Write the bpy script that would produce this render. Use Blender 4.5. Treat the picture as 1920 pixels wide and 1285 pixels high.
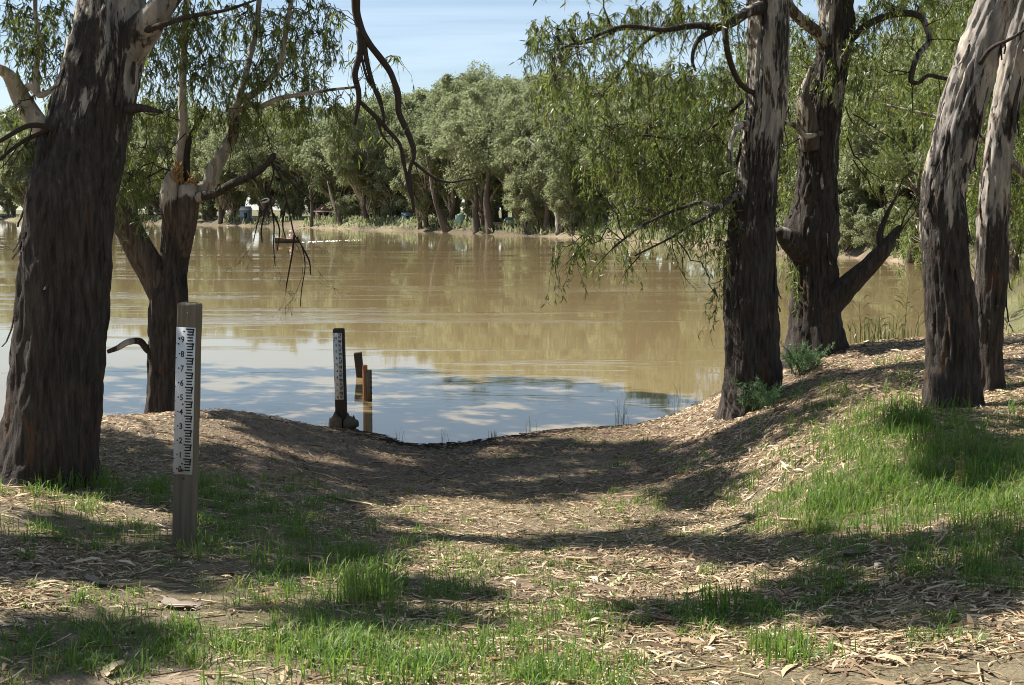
import bpy, math, random
import numpy as np
from mathutils import Vector

# ------------------------------------------------------------------ scene, camera, light
for o in list(bpy.data.objects):
    bpy.data.objects.remove(o)
SC = bpy.context.scene
COL = SC.collection
F = 2280.0            # focal length in photo pixels (1920 wide)
CAMZ = 3.32           # camera height above the river
HOR = 393.0           # image row of the horizon
PITCH = math.atan((642.5 - HOR) / F)
cam_d = bpy.data.cameras.new('camera')
cam = bpy.data.objects.new('camera', cam_d)
COL.objects.link(cam)
cam.location = (0, 0, CAMZ)
cam.rotation_euler = (math.pi / 2 - PITCH, 0, 0)
cam_d.sensor_fit = 'HORIZONTAL'
cam_d.sensor_width = 36.0
cam_d.lens = 36.0 * F / 1920.0
cam_d.clip_start = 0.1
cam_d.clip_end = 9000
SC.camera = cam

SUN_EL = 52.0
SUN_AZ = (-0.90, 0.4359)      # horizontal direction towards the sun
w = bpy.data.worlds.new("World")
SC.world = w
w.use_nodes = True
nt = w.node_tree
for n in list(nt.nodes):
    nt.nodes.remove(n)
sky = nt.nodes.new('ShaderNodeTexSky')
sky.sky_type = 'NISHITA'
sky.sun_disc = False
sky.sun_elevation = math.radians(SUN_EL)
sky.sun_rotation = math.atan2(SUN_AZ[0], SUN_AZ[1])
sky.air_density = 1.0
sky.dust_density = 0.25
sky.ozone_density = 1.6
bg = nt.nodes.new('ShaderNodeBackground')
bg.inputs[1].default_value = 0.054
wo = nt.nodes.new('ShaderNodeOutputWorld')
# thin cirrus over the whole sky: white veils mixed by stretched noise on the view direction
tc = nt.nodes.new('ShaderNodeTexCoord')
sep = nt.nodes.new('ShaderNodeSeparateXYZ')
nt.links.new(tc.outputs['Generated'], sep.inputs[0])
zz = nt.nodes.new('ShaderNodeMath'); zz.operation = 'MAXIMUM'; zz.inputs[1].default_value = 0.02
nt.links.new(sep.outputs[2], zz.inputs[0])
za = nt.nodes.new('ShaderNodeMath'); za.operation = 'ADD'; za.inputs[1].default_value = 0.12
nt.links.new(zz.outputs[0], za.inputs[0])
dx = nt.nodes.new('ShaderNodeMath'); dx.operation = 'DIVIDE'
dy = nt.nodes.new('ShaderNodeMath'); dy.operation = 'DIVIDE'
nt.links.new(sep.outputs[0], dx.inputs[0]); nt.links.new(za.outputs[0], dx.inputs[1])
nt.links.new(sep.outputs[1], dy.inputs[0]); nt.links.new(za.outputs[0], dy.inputs[1])
cmb = nt.nodes.new('ShaderNodeCombineXYZ')
nt.links.new(dx.outputs[0], cmb.inputs[0]); nt.links.new(dy.outputs[0], cmb.inputs[1])
mp = nt.nodes.new('ShaderNodeMapping')
mp.inputs['Rotation'].default_value = (0, 0, math.radians(-24))
mp.inputs['Scale'].default_value = (0.55, 1.5, 1)
nt.links.new(cmb.outputs[0], mp.inputs[0])
cn = nt.nodes.new('ShaderNodeTexNoise')
cn.inputs['Scale'].default_value = 1.1
cn.inputs['Detail'].default_value = 8
cn.inputs['Roughness'].default_value = 0.58
cn.inputs['Distortion'].default_value = 0.7
nt.links.new(mp.outputs[0], cn.inputs['Vector'])
cr = nt.nodes.new('ShaderNodeMapRange')
cr.inputs['From Min'].default_value = 0.36
cr.inputs['From Max'].default_value = 0.78
cr.inputs['To Min'].default_value = 0.05
cr.inputs['To Max'].default_value = 0.6
nt.links.new(cn.outputs['Fac'], cr.inputs['Value'])
mx = nt.nodes.new('ShaderNodeMix'); mx.data_type = 'RGBA'
mx.inputs[7].default_value = (8.2, 9.6, 11.2, 1)
nt.links.new(cr.outputs[0], mx.inputs[0])
nt.links.new(sky.outputs[0], mx.inputs[6])
nt.links.new(mx.outputs[2], bg.inputs[0])
nt.links.new(bg.outputs[0], wo.inputs[0])

sun_d = bpy.data.lights.new('sun', 'SUN')
sun_d.energy = 5.0
sun_d.angle = math.radians(0.53)
sun_d.color = (1.0, 0.95, 0.86)
sun = bpy.data.objects.new('sun', sun_d)
COL.objects.link(sun)
ce = math.cos(math.radians(SUN_EL))
sv = Vector((SUN_AZ[0] * ce, SUN_AZ[1] * ce, math.sin(math.radians(SUN_EL))))
sun.rotation_euler = sv.to_track_quat('Z', 'Y').to_euler()
SC.view_settings.view_transform = 'Standard'
SC.view_settings.look = 'None'
SC.view_settings.gamma = 1.0
SC.view_settings.use_curve_mapping = False
SC.view_settings.exposure = 1.15
SC.cycles.filter_width = 1.0
SC.cycles.max_bounces = 6
SC.cycles.diffuse_bounces = 3
SC.cycles.glossy_bounces = 3
SC.cycles.transmission_bounces = 4
SC.cycles.transparent_max_bounces = 4
SC.cycles.caustics_reflective = False
SC.cycles.caustics_refractive = False

rng = np.random.default_rng(7)
random.seed(7)

# ------------------------------------------------------------------ helpers
CP, SP = math.cos(PITCH), math.sin(PITCH)

def ray(px, py):
    u = (px - 960.0) / F
    v = -(py - 642.5) / F
    return np.array([u, CP + v * SP, -SP + v * CP])

def P(px, py, d):
    """photo pixel at horizontal distance d -> world point"""
    r = ray(px, py)
    return np.array([0, 0, CAMZ]) + r * (d / r[1])

def hsh(i, j, k, s):
    n = (i * 374761393 + j * 668265263 + k * 1274126177 + s * 974634777) & 0x7fffffff
    n = ((n ^ (n >> 13)) * 1274126177) & 0x7fffffff
    n = (n ^ (n >> 16)) & 0xffff
    return n / 65535.0

def vnoise(Q, s=0):
    Q = np.asarray(Q, float)
    I = np.floor(Q).astype(np.int64)
    f = Q - I
    f = f * f * (3 - 2 * f)
    r = 0
    for a in (0, 1):
        wa = f[..., 0] if a else 1 - f[..., 0]
        for b in (0, 1):
            wb = f[..., 1] if b else 1 - f[..., 1]
            for c in (0, 1):
                wc = f[..., 2] if c else 1 - f[..., 2]
                r = r + wa * wb * wc * hsh(I[..., 0] + a, I[..., 1] + b, I[..., 2] + c, s)
    return r

def fbm(Q, s=0, oct=3):
    r = 0; a = 0.5; t = 0
    Q = np.asarray(Q, float)
    for i in range(oct):
        r = r + a * vnoise(Q * (2 ** i), s + i); t += a; a *= 0.5
    return r / t

def sstep(a, b, x):
    t = np.clip((x - a) / (b - a), 0, 1)
    return t * t * (3 - 2 * t)

def mesh_np(name, V, faces, attrs=None, smooth=False):
    """faces: list of (k x n) int arrays; attrs: dict name -> per-vertex float array"""
    me = bpy.data.meshes.new(name)
    V = np.ascontiguousarray(V, dtype=np.float32)
    me.vertices.add(len(V)); me.vertices.foreach_set('co', V.ravel())
    idx = []; starts = []; pos = 0
    for fa in faces:
        fa = np.asarray(fa, dtype=np.int32)
        if len(fa) == 0:
            continue
        k = fa.shape[1]
        idx.append(fa.ravel())
        starts.append(pos + np.arange(len(fa)) * k)
        pos += fa.size
    idx = np.concatenate(idx).astype(np.int32); starts = np.concatenate(starts).astype(np.int32)
    me.loops.add(len(idx)); me.loops.foreach_set('vertex_index', idx)
    me.polygons.add(len(starts)); me.polygons.foreach_set('loop_start', starts)
    if smooth:
        me.polygons.foreach_set('use_smooth', np.ones(len(starts), dtype=bool))
    me.update(calc_edges=True)
    me.validate()
    for k, a in (attrs or {}).items():
        at = me.attributes.new(k, 'FLOAT', 'POINT')
        at.data.foreach_set('value', np.ascontiguousarray(a, dtype=np.float32))
    return me

def link(name, me, mat=None, parent=None):
    o = bpy.data.objects.new(name, me)
    COL.objects.link(o)
    if mat is not None and me is not None:
        me.materials.append(mat)
    if parent is not None:
        o.parent = parent
    return o

def shift(V, parent):
    return np.asarray(V, float) - np.array(parent.location) if parent is not None else np.asarray(V, float)

def tag(o, label=None, cat=None, group=None, kind=None):
    if label: o['label'] = label
    if cat: o['category'] = cat
    if group: o['group'] = group
    if kind: o['kind'] = kind
    return o

def thing(name, loc, label, cat, group=None, rz=0.0):
    o = bpy.data.objects.new(name, None)
    COL.objects.link(o)
    o.location = tuple(loc); o.rotation_euler = (0, 0, rz)
    o.empty_display_size = 0.2
    return tag(o, label, cat, group)

class MB:
    """collects shapes into one mesh"""
    def __init__(s):
        s.V = []; s.F3 = []; s.F4 = []; s.n = 0; s.A = []
    def add(s, V, F, a=0.5):
        V = np.asarray(V, float)
        for f in F:
            (s.F3 if len(f) == 3 else s.F4).append([i + s.n for i in f])
        s.V.append(V); s.n += len(V)
        s.A.append(np.broadcast_to(np.asarray(a, float), (len(V),)).copy())
    def addnp(s, V, F3=None, F4=None, a=0.5):
        if F3 is not None and len(F3): s.F3.extend((np.asarray(F3) + s.n).tolist())
        if F4 is not None and len(F4): s.F4.extend((np.asarray(F4) + s.n).tolist())
        s.V.append(np.asarray(V, float)); s.n += len(V)
        s.A.append(np.broadcast_to(np.asarray(a, float), (len(V),)).copy())
    def box(s, c, d, rz=0.0, tilt=None, taper=1.0, ch=0.0):
        x, y, z = d[0] / 2, d[1] / 2, d[2] / 2
        pts = []
        if ch <= 0:
            for sz, t in ((-1, 1.0), (1, taper)):
                for sx, sy in ((-1, -1), (1, -1), (1, 1), (-1, 1)):
                    pts.append((sx * x * t, sy * y * t, sz * z))
            fs = [(0, 3, 2, 1), (4, 5, 6, 7), (0, 1, 5, 4), (1, 2, 6, 5), (2, 3, 7, 6), (3, 0, 4, 7)]
        else:   # chamfered top
            for zz_, k in ((-z, 0.0), (z - ch, 0.0), (z, ch)):
                for sx, sy in ((-1, -1), (1, -1), (1, 1), (-1, 1)):
                    pts.append((sx * (x - k), sy * (y - k), zz_))
            fs = [(0, 3, 2, 1), (8, 9, 10, 11)]
            for l in (0, 4):
                for i in range(4):
                    j = (i + 1) % 4
                    fs.append((l + i, l + j, l + 4 + j, l + 4 + i))
        p = np.array(pts)
        if tilt is not None:
            p = p @ np.asarray(tilt).T
        c_, s_ = math.cos(rz), math.sin(rz)
        R = np.array([[c_, -s_, 0], [s_, c_, 0], [0, 0, 1]])
        s.add(p @ R.T + np.array(c), fs)
        return s
    def mesh(s, name, smooth=False, off=None):
        V = np.concatenate(s.V)
        if off is not None: V = V - np.array(off)
        return mesh_np(name, V, [np.array(s.F3, int).reshape(-1, 3), np.array(s.F4, int).reshape(-1, 4)],
                       {'rnd': np.concatenate(s.A)}, smooth)
    def build(s, name, mat, parent=None, smooth=False):
        off = parent.location if parent is not None else None
        if parent is not None and parent.parent is not None:
            off = parent.parent.location + parent.location
        return link(name, s.mesh(name, smooth, off), mat, parent)

def catmull(pts, step):
    pts = np.asarray(pts, float)
    if len(pts) < 3:
        n = max(2, int(np.linalg.norm(pts[-1, :3] - pts[0, :3]) / step) + 1)
        t = np.linspace(0, 1, n)[:, None]
        return pts[0] * (1 - t) + pts[-1] * t
    ext = np.vstack([2 * pts[0] - pts[1], pts, 2 * pts[-1] - pts[-2]])
    out = []
    for i in range(1, len(ext) - 2):
        p0, p1, p2, p3 = ext[i - 1], ext[i], ext[i + 1], ext[i + 2]
        n = max(1, int(round(np.linalg.norm(p2[:3] - p1[:3]) / step)))
        for k in range(n):
            t = k / n
            out.append(0.5 * ((2 * p1) + (-p0 + p2) * t + (2 * p0 - 5 * p1 + 4 * p2 - p3) * t * t + (-p0 + 3 * p1 - 3 * p2 + p3) * t ** 3))
    out.append(pts[-1])
    return np.array(out)

def tube(path, sides=6, rough=0.0, furrow=0.0, seed=0, cap=True, lump=0.0, flare=0.0):
    """path n x 4 (x, y, z, radius) -> V, F3, F4"""
    path = np.asarray(path, float)
    C = path[:, :3]; R = np.maximum(path[:, 3], 0.0008)
    n = len(C)
    T = np.gradient(C, axis=0)
    T /= np.linalg.norm(T, axis=1)[:, None] + 1e-9
    up = np.array([0.0, 1.0, 0.0]) if abs(T[0][1]) < 0.9 else np.array([1.0, 0, 0])
    N = np.zeros_like(C)
    v = up - T[0] * up.dot(T[0]); N[0] = v / np.linalg.norm(v)
    for i in range(1, n):
        v = N[i - 1] - T[i] * N[i - 1].dot(T[i])
        N[i] = v / (np.linalg.norm(v) + 1e-9)
    B = np.cross(T, N)
    th = np.linspace(0, 2 * math.pi, sides, endpoint=False)
    c, s = np.cos(th), np.sin(th)
    L = np.concatenate([[0], np.cumsum(np.linalg.norm(np.diff(C, axis=0), axis=1))])
    rr = np.repeat(R[:, None], sides, 1)
    if flare:
        lob = 0.45 + 0.55 * np.clip(np.cos(5 * th + seed) + 0.6 * np.cos(3 * th + 2.0 * seed), -1, 1)
        rr = rr * (1 + flare * np.exp(-(np.maximum(L - 0.25, 0)) / 0.22)[:, None] * lob[None])
    if rough or furrow or lump:
        Q = np.stack([np.repeat(c[None] * 1.0, n, 0), np.repeat(s[None] * 1.0, n, 0), np.repeat(L[:, None], sides, 1)], -1)
        if lump:
            rr = rr * (1 + lump * 2 * (fbm(Q * np.array([1.3, 1.3, 1.4]) + seed * 7.1, seed, 2) - 0.5))
        if rough:
            rr = rr + rough * 2 * (fbm(Q * np.array([5, 5, 6.0]) + seed * 3.3, seed + 5, 3) - 0.5)
        if furrow:
            q = Q * np.array([9, 9, 2.2]) + seed * 1.7
            q[..., 2] += 0.6 * vnoise(Q * np.array([3, 3, 5]), seed + 9)
            fu = np.abs(fbm(q, seed + 11, 3) - 0.5) * 2
            rr = rr - furrow * np.clip(0.42 - fu, 0, 1) * 3.0 + furrow * 0.5 + furrow * 0.8 * (vnoise(Q * np.array([16, 16, 9.0]) + seed, seed + 40) - .5)
    V = C[:, None, :] + rr[..., None] * (N[:, None, :] * c[None, :, None] + B[:, None, :] * s[None, :, None])
    V = V.reshape(-1, 3)
    i = np.arange(n - 1)[:, None] * sides; j = np.arange(sides)[None]; j2 = (j + 1) % sides
    F4 = np.stack([i + j, i + j2, i + sides + j2, i + sides + j], -1).reshape(-1, 4)
    F3 = np.zeros((0, 3), int)
    if cap:
        V = np.vstack([V, C[:1] - T[:1] * R[0] * 0.15, C[-1:] + T[-1:] * R[-1] * 0.35])
        a, b = n * sides, n * sides + 1
        k = np.arange(sides); k2 = (k + 1) % sides
        F3 = np.vstack([np.stack([np.full(sides, a), k2, k], -1), np.stack([np.full(sides, b), (n - 1) * sides + k, (n - 1) * sides + k2], -1)])
    return V, F3, F4

def unit(v):
    return v / (np.linalg.norm(v, axis=-1, keepdims=True) + 1e-9)

def diamonds(B, D, L, W, seed=0):
    r = np.random.default_rng(seed)
    n = len(B); D = unit(D); S = unit(np.cross(D, r.normal(size=(n, 3)))); N = np.cross(D, S)
    L = L[:, None]; W = W[:, None]; k = r.normal(0, .12, (n, 1))
    m = B + D * L * .5 + N * L * k
    V = np.stack([B, m - S * W * .5, B + D * L, m + S * W * .5], 1).reshape(-1, 3)
    o = np.arange(n)[:, None] * 4
    return V, o + np.array([[0, 1, 2, 3]]), np.repeat(r.uniform(0, 1, n), 4)

def leaves(B, D, L, W, curl=0.25, seed=0):
    """lance shaped leaves: base points B, directions D, lengths L, widths W -> V, F3, F4, rnd (per vertex)"""
    r = np.random.default_rng(seed)
    n = len(B)
    D = unit(D)
    A = r.normal(size=(n, 3))
    S = unit(np.cross(D, A)); N = np.cross(D, S)
    L = np.broadcast_to(L, (n,))[:, None]; W = np.broadcast_to(W, (n,))[:, None]
    cu = (r.uniform(-1, 1, (n, 1)) * curl)
    p1 = B + D * L * 0.33 + N * L * cu * 0.22
    p2 = B + D * L * 0.68 + N * L * cu * 0.42
    p3 = B + D * L * 1.0 + N * L * cu * 0.38 + S * L * cu * 0.12
    V = np.stack([B, p1 - S * W * 0.5, p1 + S * W * 0.5, p2 - S * W * 0.36, p2 + S * W * 0.36, p3], 1).reshape(-1, 3)
    o = np.arange(n)[:, None] * 6
    F3 = np.concatenate([o + np.array([[0, 2, 1]]), o + np.array([[3, 4, 5]])])
    F4 = o + np.array([[1, 2, 4, 3]])
    rn = np.repeat(r.uniform(0, 1, n), 6)
    return V, F3, F4, rn

# ------------------------------------------------------------------ materials
def new_mat(name):
    m = bpy.data.materials.new(name); m.use_nodes = True
    t = m.node_tree
    for n in list(t.nodes): t.nodes.remove(n)
    out = t.nodes.new('ShaderNodeOutputMaterial')
    return m, t, out

def nd(t, typ, **kw):
    n = t.nodes.new(typ)
    for k, v in kw.items():
        setattr(n, k, v)
    return n

def ramp(t, src, stops, interp='LINEAR'):
    r = t.nodes.new('ShaderNodeValToRGB')
    r.color_ramp.interpolation = interp
    e = r.color_ramp.elements
    while len(e) < len(stops): e.new(0.5)
    for i, (p, c) in enumerate(stops):
        e[i].position = p
        e[i].color = (c[0], c[1], c[2], 1) if not isinstance(c, (int, float)) else (c, c, c, 1)
    if src is not None: t.links.new(src, r.inputs[0])
    return r

def noise(t, vec, scale, detail=4, rough=0.55, dist=0.0):
    n = t.nodes.new('ShaderNodeTexNoise')
    n.inputs['Scale'].default_value = scale; n.inputs['Detail'].default_value = detail
    n.inputs['Roughness'].default_value = rough; n.inputs['Distortion'].default_value = dist
    if vec is not None: t.links.new(vec, n.inputs['Vector'])
    return n

def mapping(t, scale=(1, 1, 1), src='Object', rot=(0, 0, 0)):
    c = t.nodes.new('ShaderNodeTexCoord'); m = t.nodes.new('ShaderNodeMapping')
    m.inputs['Scale'].default_value = scale; m.inputs['Rotation'].default_value = rot
    t.links.new(c.outputs[src], m.inputs[0])
    return m.outputs[0]

def mixc(t, fac, a, b, blend='MIX'):
    m = t.nodes.new('ShaderNodeMix'); m.data_type = 'RGBA'; m.blend_type = blend
    for s, i in ((fac, 0), (a, 6), (b, 7)):
        if isinstance(s, (int, float)): m.inputs[i].default_value = s
        elif isinstance(s, tuple): m.inputs[i].default_value = (*s, 1)
        else: t.links.new(s, m.inputs[i])
    return m.outputs[2]

def mth(t, op, a, b=None, c=None):
    m = t.nodes.new('ShaderNodeMath'); m.operation = op
    for i, s in enumerate((a, b, c)):
        if s is None: continue
        if isinstance(s, (int, float)): m.inputs[i].default_value = s
        else: t.links.new(s, m.inputs[i])
    return m.outputs[0]

def bump(t, h, strength, dist):
    b = t.nodes.new('ShaderNodeBump')
    b.inputs['Strength'].default_value = strength; b.inputs['Distance'].default_value = dist
    t.links.new(h, b.inputs['Height'])
    return b.outputs[0]

def principled(t, out, col, rough=0.8, spec=0.3, nrm=None):
    p = t.nodes.new('ShaderNodeBsdfPrincipled')
    if isinstance(col, tuple): p.inputs['Base Color'].default_value = (*col, 1)
    else: t.links.new(col, p.inputs['Base Color'])
    if isinstance(rough, (int, float)): p.inputs['Roughness'].default_value = rough
    else: t.links.new(rough, p.inputs['Roughness'])
    p.inputs['Specular IOR Level'].default_value = spec
    if nrm is not None: t.links.new(nrm, p.inputs['Normal'])
    t.links.new(p.outputs[0], out.inputs[0])
    return p

def attr(t, name):
    a = t.nodes.new('ShaderNodeAttribute'); a.attribute_name = name
    return a.outputs['Fac']

def leaf_mat(name, stops, trans=0.35, tcol=(0.25, 0.33, 0.05), rough=0.42, spec=0.45, objvar=0.0):
    m, t, out = new_mat(name)
    r = ramp(t, attr(t, 'rnd'), stops)
    col = r.outputs[0]
    if objvar:
        oi = t.nodes.new('ShaderNodeObjectInfo')
        v = mth(t, 'MULTIPLY_ADD', oi.outputs['Random'], objvar * 2, 1 - objvar)
        hs = t.nodes.new('ShaderNodeHueSaturation')
        t.links.new(col, hs.inputs['Color']); t.links.new(v, hs.inputs['Value'])
        hv = mth(t, 'MULTIPLY_ADD', oi.outputs['Random'], -0.035, 0.515)
        t.links.new(hv, hs.inputs['Hue'])
        col = hs.outputs[0]
    p = principled(t, out, col, rough, spec)
    tr = t.nodes.new('ShaderNodeBsdfTranslucent')
    t.links.new(mixc(t, 0.5, col, tcol), tr.inputs[0])
    ms = t.nodes.new('ShaderNodeMixShader'); ms.inputs[0].default_value = trans
    t.links.new(p.outputs[0], ms.inputs[1]); t.links.new(tr.outputs[0], ms.inputs[2])
    t.links.new(ms.outputs[0], out.inputs[0])
    return m

M = {}
# near gum leaves: olive to mid green, a few yellowed
M['gum_leaf'] = leaf_mat('gum_leaf', [(0.0, (0.05, 0.082, 0.024)), (0.45, (0.088, 0.13, 0.036)), (0.8, (0.14, 0.18, 0.052)), (0.96, (0.21, 0.20, 0.07)), (1.0, (0.26, 0.15, 0.06))], 0.40, (0.34, 0.42, 0.06))
M['willow_leaf'] = leaf_mat('river_leaf', [(0.0, (0.05, 0.085, 0.026)), (0.45, (0.09, 0.135, 0.038)), (0.8, (0.18, 0.22, 0.065)), (0.95, (0.26, 0.23, 0.09)), (1.0, (0.28, 0.17, 0.07))], 0.42, (0.34, 0.42, 0.07))
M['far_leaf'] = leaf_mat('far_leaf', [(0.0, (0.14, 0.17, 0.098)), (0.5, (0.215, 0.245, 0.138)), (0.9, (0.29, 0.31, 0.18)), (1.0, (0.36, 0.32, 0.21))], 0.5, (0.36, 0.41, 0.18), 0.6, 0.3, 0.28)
M['grass'] = leaf_mat('grass_blade', [(0.0, (0.045, 0.105, 0.022)), (0.45, (0.085, 0.175, 0.034)), (0.8, (0.155, 0.22, 0.055)), (1.0, (0.36, 0.30, 0.15))], 0.45, (0.31, 0.50, 0.06), 0.5, 0.35)
M['dry_grass'] = leaf_mat('dry_grass_blade', [(0.0, (0.14, 0.19, 0.045)), (0.5, (0.24, 0.26, 0.08)), (1.0, (0.40, 0.34, 0.17))], 0.4, (0.45, 0.45, 0.12), 0.6, 0.3)
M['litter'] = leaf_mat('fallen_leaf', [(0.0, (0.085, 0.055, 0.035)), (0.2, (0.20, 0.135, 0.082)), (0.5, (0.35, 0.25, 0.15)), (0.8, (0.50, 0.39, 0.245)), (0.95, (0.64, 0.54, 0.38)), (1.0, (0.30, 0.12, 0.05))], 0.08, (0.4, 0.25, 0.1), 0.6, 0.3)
M['fern'] = leaf_mat('feathery_leaf', [(0.0, (0.06, 0.12, 0.055)), (1.0, (0.13, 0.21, 0.10))], 0.35, (0.25, 0.42, 0.12))
M['reed'] = leaf_mat('reed_leaf', [(0.0, (0.10, 0.12, 0.045)), (0.6, (0.17, 0.18, 0.07)), (1.0, (0.30, 0.25, 0.12))], 0.35, (0.35, 0.36, 0.12))

def bark_mat(name, dark, mid, pale, cream, bumpd=0.02):
    m, t, out = new_mat(name)
    v = mapping(t, (1, 1, 0.22))
    v2 = mapping(t, (1, 1, 0.10))
    n1 = noise(t, v, 7.0, 6, 0.6, 0.4)        # blotches
    n2 = noise(t, v2, 26.0, 5, 0.65, 0.3)     # vertical streaks
    n3 = noise(t, mapping(t, (1, 1, 0.24)), 3.8, 4, 0.6, 0.8)    # big plates
    fine = noise(t, mapping(t, (1, 1, 0.5)), 70.0, 4, 0.7)
    rough_col = ramp(t, n2.outputs['Fac'], [(0.30, dark), (0.52, mid), (0.72, tuple(min(1, c * 1.7) for c in mid))])
    smooth_col = ramp(t, n1.outputs['Fac'], [(0.30, tuple(c * 0.55 for c in pale)), (0.48, pale), (0.60, cream), (0.72, tuple(c * 0.75 for c in pale))])
    # plates of smooth bark where the bark has shed: attribute + noise, hard edged
    s = mth(t, 'ADD', attr(t, 'pale'), mth(t, 'MULTIPLY', mth(t, 'SUBTRACT', n3.outputs['Fac'], 0.5), 2.6))
    s = mth(t, 'ADD', s, mth(t, 'MULTIPLY', mth(t, 'SUBTRACT', n2.outputs['Fac'], 0.5), 1.3))
    mask = ramp(t, s, [(0.42, 0.0), (0.60, 1.0)])
    col = mixc(t, mask.outputs[0], rough_col.outputs[0], smooth_col.outputs[0])
    # rusty flecks
    fl = ramp(t, n1.outputs['Fac'], [(0.60, 0.0), (0.66, 0.6), (0.70, 0.0)])
    col = mixc(t, fl.outputs[0], col, (0.16, 0.075, 0.035))
    h = mth(t, 'ADD', mth(t, 'MULTIPLY', n2.outputs['Fac'], 0.9), mth(t, 'MULTIPLY', fine.outputs['Fac'], 0.35))
    h = mth(t, 'MULTIPLY', h, mth(t, 'SUBTRACT', 1.12, mask.outputs[0]))
    h = mth(t, 'ADD', h, mth(t, 'MULTIPLY', mask.outputs[0], -0.25))
    nr = bump(t, h, 0.9, bumpd)
    principled(t, out, col, 0.85, 0.2, nr)
    return m
M['bark'] = bark_mat('gum_bark', (0.022, 0.019, 0.017), (0.062, 0.051, 0.044), (0.255, 0.228, 0.207), (0.43, 0.375, 0.31), 0.035)
M['bark_pale'] = bark_mat('gum_bark_smooth', (0.03, 0.024, 0.02), (0.10, 0.078, 0.062), (0.34, 0.30, 0.265), (0.52, 0.45, 0.37), 0.02)
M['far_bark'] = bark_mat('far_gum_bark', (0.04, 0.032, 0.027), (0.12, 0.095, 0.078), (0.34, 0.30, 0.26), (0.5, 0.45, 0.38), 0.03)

def simple(name, col, rough=0.7, spec=0.3, var=0.25, scale=12.0, stretch=(1, 1, 1), bd=0.0, metal=0.0):
    m, t, out = new_mat(name)
    n = noise(t, mapping(t, stretch), scale, 5, 0.6)
    c = mixc(t, n.outputs['Fac'], tuple(x * (1 - var) for x in col), tuple(min(1, x * (1 + var)) for x in col))
    nr = bump(t, n.outputs['Fac'], 0.6, bd) if bd else None
    p = principled(t, out, c, rough, spec, nr)
    p.inputs['Metallic'].default_value = metal
    return m
M['twig'] = simple('twig_bark', (0.05, 0.038, 0.03), 0.8, 0.2, 0.5, 9)
M['deadtwig'] = simple('dead_twig', (0.042, 0.03, 0.024), 0.8, 0.2, 0.5, 9)
M['greytwig'] = simple('grey_twig', (0.22, 0.18, 0.15), 0.8, 0.2, 0.5, 9)
M['timber'] = simple('weathered_timber', (0.185, 0.15, 0.112), 0.85, 0.2, 0.8, 34, (1, 1, 0.035), 0.018)
M['darktimber'] = simple('dark_timber', (0.055, 0.042, 0.034), 0.8, 0.2, 0.5, 20, (1, 1, 0.08), 0.006)
M['redtimber'] = simple('rusty_post_paint', (0.36, 0.16, 0.075), 0.75, 0.25, 0.45, 18, (1, 1, 0.12), 0.004)
M['plate'] = simple('gauge_enamel', (0.74, 0.74, 0.74), 0.4, 0.4, 0.06, 6)
M['plate_old'] = simple('gauge_enamel_dull', (0.60, 0.60, 0.58), 0.5, 0.35, 0.10, 9)
M['ink'] = simple('black_print', (0.015, 0.015, 0.016), 0.5, 0.3, 0.1)
M['redink'] = simple('red_scrawl', (0.16, 0.02, 0.015), 0.6, 0.3, 0.2)
M['concrete'] = simple('rough_concrete', (0.10, 0.088, 0.07), 0.9, 0.2, 0.5, 9, (1, 1, 1), 0.03)
M['brokenwood'] = simple('torn_wood', (0.42, 0.25, 0.10), 0.8, 0.2, 0.45, 30, (1, 1, 0.15), 0.01)
M['white'] = simple('white_paint', (0.72, 0.72, 0.70), 0.5, 0.3, 0.08)
M['cream'] = simple('cream_wall', (0.46, 0.41, 0.33), 0.8, 0.2, 0.1)
M['blueshed'] = simple('blue_grey_sheet', (0.24, 0.31, 0.37), 0.55, 0.4, 0.12)
M['tin'] = simple('pale_tin_roof', (0.62, 0.62, 0.62), 0.45, 0.5, 0.12)
M['terracotta'] = simple('terracotta_roof', (0.46, 0.17, 0.085), 0.8, 0.2, 0.25, 4)
M['rustroof'] = simple('rusted_roof', (0.24, 0.11, 0.08), 0.8, 0.2, 0.3, 4)
M['darkglass'] = simple('dark_opening', (0.015, 0.016, 0.018), 0.2, 0.5, 0.2)
M['tankgreen'] = simple('green_tank', (0.30, 0.45, 0.37), 0.5, 0.4, 0.1)
M['greenroof'] = simple('green_roof', (0.08, 0.22, 0.14), 0.5, 0.4, 0.15)
M['hull'] = simple('dull_boat_hull', (0.09, 0.085, 0.075), 0.5, 0.4, 0.2)
M['hullin'] = simple('boat_inside', (0.42, 0.40, 0.36), 0.5, 0.4, 0.15)
M['skin'] = simple('skin', (0.55, 0.32, 0.23), 0.6, 0.3, 0.06)
M['shirt'] = simple('white_shirt', (0.70, 0.68, 0.66), 0.8, 0.2, 0.06)
M['orange'] = simple('orange_vest', (0.65, 0.20, 0.08), 0.7, 0.2, 0.1)
M['hat'] = simple('white_hat', (0.75, 0.74, 0.70), 0.8, 0.2, 0.05)
M['bird_b'] = simple('black_feathers', (0.015, 0.015, 0.017), 0.5, 0.4, 0.2)
M['bird_w'] = simple('white_feathers', (0.75, 0.75, 0.74), 0.7, 0.2, 0.05)
M['foam'] = simple('white_wake', (0.72, 0.71, 0.66), 0.7, 0.3, 0.1)
M['bone'] = simple('bleached_wood', (0.55, 0.50, 0.44), 0.8, 0.2, 0.2, 14, (1, 1, 0.2))

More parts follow.
